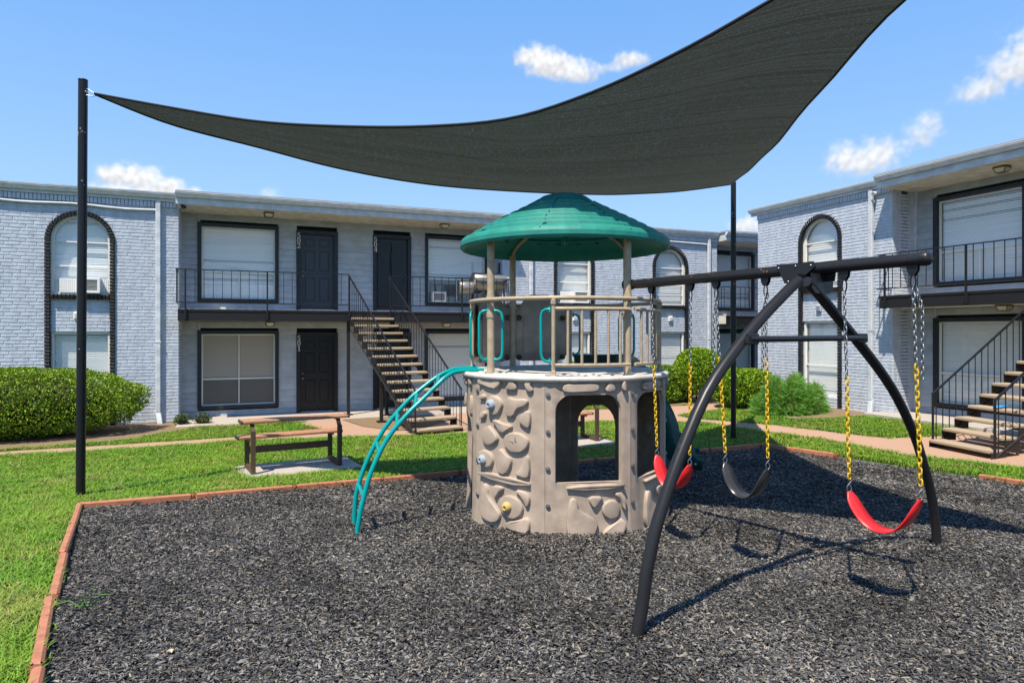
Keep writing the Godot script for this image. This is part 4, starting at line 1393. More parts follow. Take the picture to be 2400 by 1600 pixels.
func slide(t: Node3D) -> void:
	var line := smooth_line([P(1.02, 1.62, 7.95), P(1.30, 1.58, 8.5), P(1.58, 1.36, 8.88), P(1.86, 0.98, 9.05), P(2.08, 0.62, 9.1), P(2.26, 0.42, 9.05), P(2.46, 0.34, 9.0), P(2.56, 0.33, 8.98)], 4)
	var prof := [[-0.30, 0.17], [-0.27, 0.185], [-0.245, 0.17], [-0.22, 0.04], [-0.12, 0.0], [0.12, 0.0], [0.22, 0.04], [0.245, 0.17], [0.27, 0.185], [0.30, 0.17], [0.27, 0.0], [0.14, -0.05], [-0.14, -0.05], [-0.27, 0.0]]
	var rings := []
	for i in line.size():
		var d: Vector3 = (line[mini(i + 1, line.size() - 1)] - line[maxi(i - 1, 0)])
		d.y *= 0.6
		d = d.normalized()
		var side := d.cross(Vector3.UP).normalized()
		var up := side.cross(d).normalized()
		var ring := []
		for p in prof: ring.append(line[i] + side * p[0] + up * (p[1] * (1.35 if i < line.size() - 5 else 1.0)))
		rings.append(ring)
	var mb := MB.new()
	mb.soft(true)
	for i in rings.size() - 1:
		for k in prof.size():
			var k2 := (k + 1) % prof.size()
			mb.quad(rings[i][k], rings[i][k2], rings[i + 1][k2], rings[i + 1][k])
	mb.soft(false)
	for e in [0, rings.size() - 1]:
		for k in range(1, prof.size() - 1): mb.tri(rings[e][0], rings[e][k], rings[e][k + 1])
	var s := obj("slide", mb.mesh(), M.slide_green, t)
	var lm := MB.new()
	lm.tube([P(2.3, ter(2.3, 9.0), 9.03), P(2.3, 0.38, 9.03)], 0.03, 10)
	obj("leg", lm.mesh(), M.post_beige, s)
	var rv := MB.new()
	for i in 5:
		var c: Vector3 = line[6 + i * 4]
		rv.lathe([[0.02, 0.0], [0.02, 0.008], [0.001, 0.012]], 8, c + Vector3(0.05, 0.02, 0.315), Basis(Vector3.RIGHT, PI / 2))
	obj("bolt", rv.mesh(), M.steel, s)

const BM := Vector2(2.185, 4.725)    # middle of the swing frame in plan
const BD := Vector2(0.545, -0.838)   # along the beam

func beam_at(k: float, y: float) -> Vector3:
	return P(BM.x + BD.x * k, y, BM.y + BD.y * k)

func swing_set() -> void:
	var t := thing("swing_set", "black tubular swing set with two arched legs and a long top beam", "swing set", Vector3.ZERO)
	var mb := MB.new()
	mb.tube([beam_at(-1.97, 2.585), beam_at(0.70, 2.588)], 0.043, 20)
	mb.tube([beam_at(0.70, 2.588), beam_at(0.735, 2.588), beam_at(0.752, 2.588), beam_at(0.758, 2.588)], [0.046, 0.046, 0.036, 0.012], 20)
	mb.tube([beam_at(-1.995, 2.585), beam_at(-1.90, 2.585)], 0.050, 20)
	obj("beam", mb.mesh(), M.frame_black, t)
	var L := P(0.72, 0, 3.73)
	var R := P(3.65, 0, 5.72)
	var lp := [[-0.008, 0.30], [-0.006, 0.422], [0.006, 0.58], [0.016, 0.767], [0.034, 0.974], [0.051, 1.111], [0.092, 1.387], [0.160, 1.749], [0.234, 2.0], [0.322, 2.236], [0.41, 2.438], [0.435, 2.485]]
	var rp := [[0.455, 2.53], [0.483, 2.45], [0.557, 2.278], [0.640, 2.086], [0.743, 1.832], [0.824, 1.59], [0.903, 1.27], [0.950, 1.00], [0.985, 0.754], [1.008, 0.5], [1.018, 0.24], [1.02, 0.16]]
	rp[0] = [0.462, 2.485]
	for w in [lp, rp]:
		var pts := []
		for p in w: pts.append(L.lerp(R, p[0]) + Vector3.UP * p[1])
		var lm := MB.new()
		lm.tube(smooth_line(pts, 3), 0.037, 16)
		obj("leg", lm.mesh(), M.frame_black, t)
	var cr := MB.new()
	var ca := L.lerp(R, 0.262) + Vector3.UP * 2.085
	var cb := L.lerp(R, 0.655) + Vector3.UP * 2.085
	var off := Vector3(BD.x, 0, -BD.y) * 0.05
	cr.tube([ca + off, ca.lerp(cb, 0.12) + off, ca.lerp(cb, 0.88) + off, cb + off], [0.018, 0.021, 0.021, 0.018], 12)
	for e in [[ca, cb], [cb, ca]]:
		var dr: Vector3 = (e[1] - e[0]).normalized()
		cr.cbox(e[0] + dr * 0.03 + off * 0.95, Vector3(0.13, 0.07, 0.02), 0.008, Basis(dr, Vector3.UP, dr.cross(Vector3.UP)))
	obj("cross_bar", cr.mesh(), M.frame_black, t)
	# bracket plates that clasp the legs
	var dv := (R - L).normalized()
	var ax := Vector3(BD.x, 0, -BD.y)
	var bk := MB.new()
	var face := Basis(ax, Vector3.UP, -dv)
	bk.prism(PackedVector2Array([Vector2(-0.30, 2.632), Vector2(0.0, 2.632), Vector2(0.015, 2.60), Vector2(-0.13, 2.487), Vector2(-0.23, 2.487)]), 0.043, 0.052, Transform3D(face, beam_at(0, 0)))
	obj("bracket", bk.mesh(), M.frame_black, t)
	var bk2 := MB.new()
	bk2.prism(PackedVector2Array([Vector2(-0.20, 2.632), Vector2(0.12, 2.632), Vector2(0.10, 2.49), Vector2(-0.15, 2.49)]), -0.052, -0.043, Transform3D(face, beam_at(0, 0)))
	obj("bracket", bk2.mesh(), M.frame_black, t)
	for g in [-0.05, 0.05]:
		var gu := MB.new()
		gu.prism(PackedVector2Array([Vector2(-0.13, 2.545), Vector2(0.15, 2.545), Vector2(0.14, 2.43), Vector2(0.10, 2.405), Vector2(-0.08, 2.405), Vector2(-0.12, 2.44)]), -0.004, 0.004, Transform3D(Basis(dv, Vector3.UP, ax), beam_at(g - 0.02, 0)))
		obj("gusset", gu.mesh(), M.frame_black, t)
	var bt := MB.new()
	for k in [[-0.28, 0.05], [-0.02, 0.05], [-0.20, -0.055], [-0.14, 0.055]]:
		bt.lathe([[0.008, 0.0], [0.008, 0.005], [0.001, 0.007]], 8, beam_at(k[0], 2.555 + k[1]) - dv * 0.052, Basis(ax, -dv, Vector3.UP))
	obj("bolt", bt.mesh(), M.steel, t)
	var rs := MB.new()
	for h in [-1.646, -1.177, -0.902, -0.428, 0.199, 0.649]:
		for i in 5:
			var th := rng.randf_range(0.0, 1.5)
			var nr := (-dv * sin(th) + Vector3.UP * cos(th)).normalized()
			var c := beam_at(h + rng.randf_range(-0.045, 0.045), 2.586) + nr * 0.0425
			rs.lathe([[rng.randf_range(0.003, 0.009), 0.0], [0.002, 0.0016], [0.0005, 0.0017]], 5, c, Basis(ax, nr, ax.cross(nr)))
	obj("rust_patch", rs.mesh(), M.rust, t)
	# swings
	var link := MB.new()
	var lk := []
	for i in 12:
		var a := TAU * i / 12
		lk.append(Vector3(0.0085 * cos(a), 0.0125 * signf(sin(a)) * (1.0 if absf(sin(a)) > 0.01 else 0.0) + 0.0085 * sin(a), 0))
	link.tube(lk, 0.0033, 6, false, true)
	var link_mesh := link.mesh()
	swing("red belt swing nearest the tower", -1.576, -1.186, -1.646, -1.177, 1.005, 0.985, 0.745, M.red_rubber, [1.83, 1.85], link_mesh, 0.0)
	swing("grey and black belt swing in the middle of the beam", -0.81, -0.409, -0.902, -0.428, 1.065, 1.085, 0.83, M.grey_rubber, [1.92, 1.93], link_mesh, 0.5)
	swing("red belt swing nearest the free end of the beam", 0.233, 0.694, 0.199, 0.649, 1.04, 1.085, 0.83, M.red_rubber, [1.82, 1.915], link_mesh, 0.6)

func swing(label: String, s0: float, s1: float, h0: float, h1: float, y0: float, y1: float, yb: float, m: Material, yel: Array, link: ArrayMesh, spare: float) -> void:
	var t := thing("swing", label, "swing", beam_at((h0 + h1) * 0.5, 2.54), 0.0, "belt swings hanging from the beam")
	var o := t.position
	# belt
	var dv := Vector3(-BD.y, 0, -BD.x).normalized()
	var mb := MB.new()
	mb.soft(true)
	var n := 20
	var rows := []
	var a := beam_at(s0, y0)
	var b := beam_at(s1, y1)
	for i in n + 1:
		var f := float(i) / n
		var c := a.lerp(b, f)
		var ends := absf(f * 2 - 1)
		c.y = lerpf(y0, y1, f) - (lerpf(y0, y1, f) - yb) * (1.0 - pow(ends, 2.4))
		var half := 0.072 * sqrt(maxf(0.0, 1.0 - pow(clampf((ends - 0.72) / 0.30, 0, 1), 2.2)))
		rows.append([c, half])
	var x := func(i: int, k: float, lift: float) -> Vector3:
		var c: Vector3 = rows[i][0]
		var d: Vector3 = (rows[mini(i + 1, n)][0] - rows[maxi(i - 1, 0)][0]).normalized()
		var up := dv.cross(d).normalized()
		return c + dv * (rows[i][1] * k) + up * lift - o
	for i in n:
		mb.quad(x.call(i, -1, 0.004), x.call(i, 1, 0.004), x.call(i + 1, 1, 0.004), x.call(i + 1, -1, 0.004))
		mb.quad(x.call(i, 1, -0.004), x.call(i, -1, -0.004), x.call(i + 1, -1, -0.004), x.call(i + 1, 1, -0.004))
		mb.quad(x.call(i, 1, 0.004), x.call(i, 1, -0.004), x.call(i + 1, 1, -0.004), x.call(i + 1, 1, 0.004))
		mb.quad(x.call(i, -1, -0.004), x.call(i, -1, 0.004), x.call(i + 1, -1, 0.004), x.call(i + 1, -1, -0.004))
	obj("seat", mb.mesh(), m, t)
	for e in [[h0, s0, y0, yel[0]], [h1, s1, y1, yel[1]]]:
		# pivot hanger under the beam
		var hm := MB.new()
		var c := beam_at(e[0], 2.545) - o
		for k in [-1.0, 1.0]: hm.prism(PackedVector2Array([Vector2(-0.035, 0.01), Vector2(0.035, 0.01), Vector2(0.03, -0.03), Vector2(0.012, -0.06), Vector2(-0.012, -0.06), Vector2(-0.03, -0.03)]), -0.003, 0.003, Transform3D(Basis(Vector3(BD.x, 0, -BD.y), Vector3.UP, dv), c + dv * (0.014 * k)))
		hm.tube([c + dv * -0.02 - Vector3.UP * 0.03, c + dv * 0.02 - Vector3.UP * 0.03], 0.011, 8)
		obj("hanger", hm.mesh(), M.iron, t)
		var cm := MB.new()
		var lp := []
		for i in 14:
			var q := TAU * i / 14
			lp.append(c + Vector3(BD.x, 0, -BD.y) * (0.016 * cos(q)) + Vector3.UP * (-0.095 + 0.045 * sin(q)))
		cm.tube(lp, 0.005, 6, false, true)
		obj("carabiner", cm.mesh(), M.iron, t)
		var top := beam_at(e[0], 2.405) - o
		var bot := beam_at(e[1], e[2] + 0.035) - o
		var hook := MB.new()
		hook.tube(smooth_line([bot + Vector3(0, 0.05, 0), bot + Vector3(0.014, 0.035, 0), bot + Vector3(-0.004, 0.012, 0), bot + Vector3(-0.016, -0.012, 0), bot + Vector3(0.0, -0.045, 0), bot + Vector3(0.016, -0.015, 0), bot + Vector3(0.0, 0.012, 0)], 3), 0.004, 6)
		obj("hook", hook.mesh(), M.steel, t)
		var len := top.distance_to(bot + Vector3(0, 0.05, 0))
		var cnt := int(round(len / 0.0345))
		var dir := (bot + Vector3(0, 0.05, 0) - top) / cnt
		var ch_s := Node3D.new()
		put(ch_s, "steel_chain", t)
		var ch_y := Node3D.new()
		put(ch_y, "yellow_chain", t)
		for i in cnt:
			var p := top + dir * (i + 0.5)
			var yl: bool = p.y + o.y < e[3]
			var l := obj("link", link, M.chain_yellow if yl else M.steel, ch_y if yl else ch_s)
			var wd := 1.35 if yl else 1.15
			l.transform = Transform3D(Basis(Vector3.UP, 0.4 + (PI / 2 if i % 2 else 0.0) + rng.randf_range(-0.2, 0.2)).scaled_local(Vector3(wd, 1.06, wd * 1.15)), p)
	if spare > 0:
		# the doubled end of the steel chain hangs loose beside the first
		var ks := [0, 1] if spare < 0.55 else [1]
		for k in ks:
			var at: float = h0 if k == 0 else h1
			var sc := Node3D.new()
			put(sc, "spare_chain", t)
			for i in 17:
				var p := beam_at(at + (0.045 if spare > 0.55 else -0.04) * minf(1.0, i / 4.0), 2.415 - i * 0.035) - o + dv * 0.02
				var l := obj("link", link, M.steel, sc)
				l.transform = Transform3D(Basis(Vector3.UP, 0.3 + (PI / 2 if i % 2 else 0.0)).scaled_local(Vector3(1.15, 1.06, 1.15)), p)

func shade_sail() -> void:
	var e1 := [[-5.02, 4.99, 7.96], [-4.22, 4.70, 8.17], [-3.28, 4.507, 8.47], [-2.28, 4.314, 8.84], [-1.2, 4.216, 9.3], [0, 4.242, 9.89], [1.38, 4.358, 10.69], [2.17, 4.482, 11.22], [3.07, 4.665, 11.87], [4.24, 5.0, 12.86]]
	var e2 := [[-5.02, 4.995, 7.95], [-3.97, 4.737, 7.68], [-2.86, 4.482, 7.38], [-1.81, 4.313, 7.02], [-0.85, 4.189, 6.62], [0, 4.135, 6.2], [0.74, 4.238, 5.78], [1.39, 4.419, 5.37], [1.94, 4.625, 5.0], [2.6, 4.87, 4.5], [3.62, 5.2, 3.68]]
	var e3 := [[4.24, 5.0, 12.86], [3.94, 4.81, 11.3], [3.80, 4.745, 10.42], [3.66, 4.735, 9.19], [3.58, 4.81, 8.32], [3.55, 4.885, 7.75], [3.53, 4.94, 7.26], [3.51, 5.04, 6.5], [3.51, 5.10, 5.93], [3.55, 5.16, 4.8], [3.62, 5.2, 3.68]]
	var lines := []
	for e in [e1, e2, e3]:
		var pts := []
		for p in e: pts.append(P(p[0], p[1], p[2]))
		lines.append(smooth_line(pts, 8))
	var at := func(l: Array, f: float) -> Vector3:
		# by share of the length
		var tot := 0.0
		for i in l.size() - 1: tot += l[i].distance_to(l[i + 1])
		var want := tot * f
		for i in l.size() - 1:
			var d: float = l[i].distance_to(l[i + 1])
			if want <= d: return l[i].lerp(l[i + 1], want / maxf(d, 1e-6))
			want -= d
		return l[l.size() - 1]
	var n := 56
	var m := 26
	var grid := []
	var rim1 := []
	var rim2 := []
	for i in n + 1:
		var f := float(i) / n
		var a: Vector3 = at.call(lines[0], f)
		var b: Vector3 = at.call(lines[1], f)
		rim1.append(a); rim2.append(b)
		var row := []
		for j in m + 1:
			var w := float(j) / m
			var p := a.lerp(b, w)
			var edge: Vector3 = at.call(lines[2], w)
			var straight: Vector3 = lines[0][lines[0].size() - 1].lerp(lines[1][lines[1].size() - 1], w)
			p += (edge - straight) * pow(f, 2.5)
			# the cloth sags a little between its edges, with soft folds along its length
			p.y -= 0.10 * sin(PI * w) * sin(PI * f) * f
			p.y += 0.010 * sin(w * 34.0 + f * 3.0) * sin(PI * w) * f
			row.append(p)
		grid.append(row)
	var st := SurfaceTool.new()
	st.begin(Mesh.PRIMITIVE_TRIANGLES)
	st.set_smooth_group(1)
	var vert := func(i: int, j: int) -> void:
		st.set_uv(Vector2(i * 9.0 / n * 0.9, j * 9.0 / m * 0.9 * (0.15 + 0.85 * float(i) / n)))
		st.add_vertex(grid[i][j])
	for i in n:
		for j in m:
			for c in [[0, 0], [1, 0], [1, 1], [0, 0], [1, 1], [0, 1]]: vert.call(i + c[0], j + c[1])
	st.generate_normals()
	var t := thing("shade_sail", "large black triangular shade sail stretched over the playground", "shade sail", Vector3.ZERO)
	obj("cloth", st.commit(), M.shade_cloth, t)
	var rim3 := []
	for j in m + 1: rim3.append(grid[n][j])
	for r in [rim1, rim2, rim3]:
		var hm := MB.new()
		hm.tube(r, 0.016, 6)
		obj("hem", hm.mesh(), M.iron, t)
	# steel link to the pole
	var cm := MB.new()
	var lp := []
	var c0 := P(-5.075, 5.012, 7.96)
	for q in [[-0.085, 0.02], [-0.06, 0.045], [-0.03, 0.04], [0.045, -0.01], [0.06, -0.035], [0.03, -0.042], [-0.05, -0.03], [-0.085, -0.005]]: lp.append(c0 + Vector3(q[0], q[1], 0))
	cm.tube(lp, 0.006, 6, false, true)
	cm.lathe([[0.02, 0], [0.02, 0.03], [0.001, 0.035]], 8, P(-5.15, 5.02, 7.96), Basis(Vector3.BACK, -PI / 2))
	obj("snap_link", cm.mesh(), M.steel, t)
	# poles
	for p in [[-5.205, 7.97, 5.17, "tall black sail pole on the lawn at the corner of the mulch", 0.03], [4.34, 12.95, 5.06, "black sail pole on the grass behind the swings", 0.0], [3.74, 3.58, 5.38, "black sail pole at the near end of the sail beside the swings", 0.0]]:
		var o := thing("sail_pole", p[3], "pole", G(p[0], p[1]), 0.0, "poles of the shade sail")
		var pm := MB.new()
		var h: float = p[2] - o.position.y
		pm.tube([Vector3(0, -0.05, 0), Vector3(p[4], h - 0.012, 0)], 0.051, 24)
		obj("shaft", pm.mesh(), M.pole_black, o)
		var sc := MB.new()
		for i in 16:
			var th := rng.randf_range(-1.1, 1.1)
			var yy := h - 0.63 + rng.randf_range(-0.05, 0.05) if i < 10 else h - rng.randf_range(0.4, 4.0)
			var nr := Vector3(sin(th), 0, cos(th))
			sc.lathe([[rng.randf_range(0.004, 0.016), 0.0], [0.003, 0.001], [0.0005, 0.0011]], 6, Vector3(p[4] * yy / h, yy, 0) + nr * 0.0505, Basis(nr.cross(Vector3.UP), nr, Vector3.UP * (-1.0)).orthonormalized())
		obj("scrape", sc.mesh(), M.pale_scrape, o)
		var km := MB.new()
		km.lathe([[0.0525, h - 0.012], [0.0525, h - 0.002], [0.05, h + 0.004], [0.001, h + 0.005]], 24, Vector3(p[4], 0, 0))
		obj("cap", km.mesh(), M.pole_black, o)

# ---------------------------------------------------------------- benches and edging
func bench() -> Node3D:
	var t := thing("bench_table", "", "bench", Vector3.ZERO, 0.0, "brown bench tables on concrete pads")
	var L := 1.54
	for k in [[0.745, 0.045, 0.28], [0.465, -0.335, 0.26]]:
		var mb := MB.new()
		mb.cbox(Vector3(0, k[0], k[1]), Vector3(L, 0.046, k[2]), 0.012)
		var p := obj("tabletop" if k[0] > 0.6 else "seat", mb.mesh(), M.bench_plank, t)
		for s in [-1.0, 1.0]: box_part("end_cap", Vector3(s * (L * 0.5 + 0.012), k[0], k[1]), Vector3(0.03, 0.050, k[2] + 0.006), M.bench_frame, p, 0.008)
	for s in [-1.0, 1.0]:
		var x: float = s * 0.63
		for q in [[0.20, 0.62, 0.20], [-0.36, 0.44, -0.36]]:
			var mb := MB.new()
			mb.box(Vector3(x, q[1] * 0.5, q[0]), Vector3(0.062, q[1], 0.062))
			obj("leg", mb.mesh(), M.bench_frame, t)
		var fm := MB.new()
		fm.box(Vector3(x, 0.032, -0.08), Vector3(0.060, 0.062, 0.50))
		obj("foot", fm.mesh(), M.bench_frame, t)
		var am := MB.new()
		am.bar(Vector3(x, 0.60, 0.20), Vector3(x, 0.71, 0.10), 0.05, 0.05)
		am.bar(Vector3(x, 0.705, -0.06), Vector3(x, 0.705, 0.16), 0.04, 0.03)
		am.box(Vector3(x, 0.43, -0.33), Vector3(0.05, 0.03, 0.24))
		obj("hinge_arm", am.mesh(), M.bench_frame, t)
	var cr := MB.new()
	cr.box(Vector3(0, 0.26, -0.36), Vector3(1.2, 0.10, 0.045))
	obj("stretcher", cr.mesh(), M.bench_frame, t)
	return t

func site_furniture() -> void:
	# two bench tables on pads
	var b := bench()
	var yaw := atan2(0.63, 1.08)
	b.position = P(-3.31, 0.075, 10.07)
	b.rotation.y = yaw
	b.set_meta("label", "brown bench table on a concrete pad left of the ladder")
	dup(b, P(0.95, 0.07, 12.45), 0.40, "brown bench table behind the climbing tower")
	for k in [[-3.27, 10.14, yaw], [0.98, 12.48, 0.40]]:
		var mb := MB.new()
		mb.cbox(Vector3(0, -0.01, 0), Vector3(1.72, 0.16, 1.02), 0.01)
		var pad := obj("concrete_pad", mb.mesh(), M.concrete)
		pad.position = P(k[0], 0.0, k[1])
		pad.rotation.y = k[2]
		pad.set_meta("kind", "structure")
	# plastic edging timbers round the mulch
	var runs := [[-4.85, 7.40, -2.70, 8.67, -0.64, 9.87, 1.76, 11.01, 4.64, 12.30], [-4.85, 7.40, -3.58, 5.26, -2.94, 4.22, -2.27, 3.16, -1.0, 1.1], [4.64, 12.30, 5.5, 11.15], [6.55, 9.25, 6.9, 8.4, 7.6, 6.7]]
	var where := ["along the grass behind the mulch", "along the left grass edge", "at the back corner by the path", "on the right edge of the mulch"]
	var count := 0
	for ri in runs.size():
		var r: Array = runs[ri]
		var pts := []
		for i in range(0, r.size(), 2): pts.append(Vector2(r[i], r[i + 1]))
		var tot := 0.0
		for i in pts.size() - 1: tot += pts[i].distance_to(pts[i + 1])
		var n := maxi(1, int(round(tot / 1.2)))
		var at := func(f: float) -> Vector2:
			var want := tot * f
			for i in pts.size() - 1:
				var d: float = pts[i].distance_to(pts[i + 1])
				if want <= d + 1e-5: return pts[i].lerp(pts[i + 1], want / d)
				want -= d
			return pts[pts.size() - 1]
		for i in n:
			var a: Vector2 = at.call(float(i) / n)
			var c: Vector2 = at.call(float(i + 1) / n)
			var mid := (a + c) * 0.5
			var va := G(a.x, a.y, 0.0)
			var vc := G(c.x, c.y, 0.0)
			var t := thing("edging_timber", "orange edging timber %s, %s from the left pole corner" % [where[ri], ["first", "second", "third", "fourth", "fifth", "sixth", "seventh", "eighth", "ninth", "tenth"][i]] if ri < 2 else "orange plastic edging timber %s" % where[ri] if n == 1 else "orange plastic edging timber %s, %s piece" % [where[ri], ["far", "near", "third"][mini(i, 2)]], "edging", (va + vc) * 0.5, 0.0, "edging timbers round the mulch")
			var d := (vc - va)
			var bs := Basis.looking_at(d.normalized(), Vector3.UP)
			var mb := MB.new()
			var ln := d.length()
			var jog := rng.randf_range(-0.012, 0.012)
			mb.cbox(bs * Vector3(jog, 0, 0.03), Vector3(0.058, 0.12, ln - 0.04), 0.014, bs * Basis(Vector3.UP, rng.randf_range(-0.01, 0.01)))
			obj("beam", mb.mesh(), M.timber, t)
			var km := MB.new()
			km.cbox(bs * Vector3(jog, -0.018, -ln * 0.5 + 0.03), Vector3(0.052, 0.105, 0.10), 0.02, bs)
			obj("joint", km.mesh(), M.timber_notch, t)
			var sm := MB.new()
			sm.lathe([[0.03, 0.02], [0.03, 0.048], [0.018, 0.054], [0.001, 0.054]], 10, bs * Vector3(jog, 0, -ln * 0.5 + 0.03))
			obj("stake", sm.mesh(), M.timber_notch, t)
			count += 1

# ---------------------------------------------------------------- planting
func leaf_mesh(w: float, l: float) -> ArrayMesh:
	var mb := MB.new()
	var a := Vector3(0, 0, 0); var b := Vector3(-w, 0.12 * l, l * 0.5); var c := Vector3(0, 0.02 * l, l * 0.52); var d := Vector3(w, 0.12 * l, l * 0.5); var e := Vector3(0, -0.08 * l, l)
	mb.tri(a, c, b); mb.tri(b, c, e); mb.tri(a, d, c); mb.tri(c, d, e)
	return mb.mesh()

func rand_dir() -> Vector3:
	var z := rng.randf_range(-1, 1)
	var t := rng.randf() * TAU
	var r := sqrt(1 - z * z)
	return Vector3(r * cos(t), z, r * sin(t))

func clipped_bush(called: String, label: String, category: String, at: Vector3, yaw: float, half: Vector3, pw: float, count: int, tint: Color, leaf: ArrayMesh, foot := 0.12, group := "") -> void:
	# a trimmed shrub: superellipsoid of leaves round dark twigs, on short stems
	var t := thing(called, label, category, at, yaw, group)
	var sup := func(d: Vector3, k: float) -> Vector3:
		var q := pow(pow(absf(d.x), pw) + pow(absf(d.y), pw) + pow(absf(d.z), pw), -1.0 / pw)
		return Vector3(d.x * half.x, d.y * half.y, d.z * half.z) * q * k
	var bump := FastNoiseLite.new()
	bump.frequency = 0.9
	bump.seed = rng.randi() % 1000
	var xf := []
	var cl := []
	for i in count:
		var d := rand_dir()
		if d.y < -0.75 and rng.randf() < 0.7: d.y = -d.y
		var depth := pow(rng.randf(), 2.2)
		var p: Vector3 = sup.call(d, 1.0 - 0.20 * depth)
		p *= 1.0 + 0.085 * bump.get_noise_3d(p.x * 2, p.y * 2, p.z * 2) + 0.05 * bump.get_noise_3d(p.x * 7, p.y * 7, p.z * 7)
		p.y += half.y + foot
		if p.y < 0.03: continue
		var nrm := Vector3(d.x / half.x, d.y / half.y + 0.25, d.z / half.z).normalized()
		var look := (nrm + rand_dir() * 0.85).normalized()
		var b := Basis.looking_at(-look, rand_dir()).rotated(look, rng.randf() * TAU)
		b = b * Basis(Vector3.RIGHT, rng.randf_range(-0.9, 0.9))
		xf.append(Transform3D(b.scaled(Vector3.ONE * rng.randf_range(0.7, 1.25)), p))
		var v := rng.randf_range(0.55, 1.35)
		var c := Color(tint.r * v * rng.randf_range(0.75, 1.35), tint.g * v, tint.b * v)
		if rng.randf() < 0.008: c = Color(0.30, 0.16, 0.06)
		cl.append(c)
	many("foliage", leaf, M.leaf, xf, cl, t)
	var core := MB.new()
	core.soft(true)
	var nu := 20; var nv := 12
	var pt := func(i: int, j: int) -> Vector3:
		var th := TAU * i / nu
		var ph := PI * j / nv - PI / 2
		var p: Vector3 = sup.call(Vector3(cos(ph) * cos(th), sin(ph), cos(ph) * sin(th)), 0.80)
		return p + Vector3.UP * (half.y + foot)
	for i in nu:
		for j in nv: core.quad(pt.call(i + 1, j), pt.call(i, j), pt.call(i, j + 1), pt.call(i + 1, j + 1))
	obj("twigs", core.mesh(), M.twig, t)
	for k in 4:
		var sm := MB.new()
		var x := rng.randf_range(-0.5, 0.5) * half.x
		var z := rng.randf_range(-0.4, 0.4) * half.z
		sm.tube([Vector3(x, -0.03, z), Vector3(x * 1.1 + 0.03, foot + half.y * 0.5, z * 1.1)], [0.025, 0.015], 6)
		obj("stem", sm.mesh(), M.twig, t)

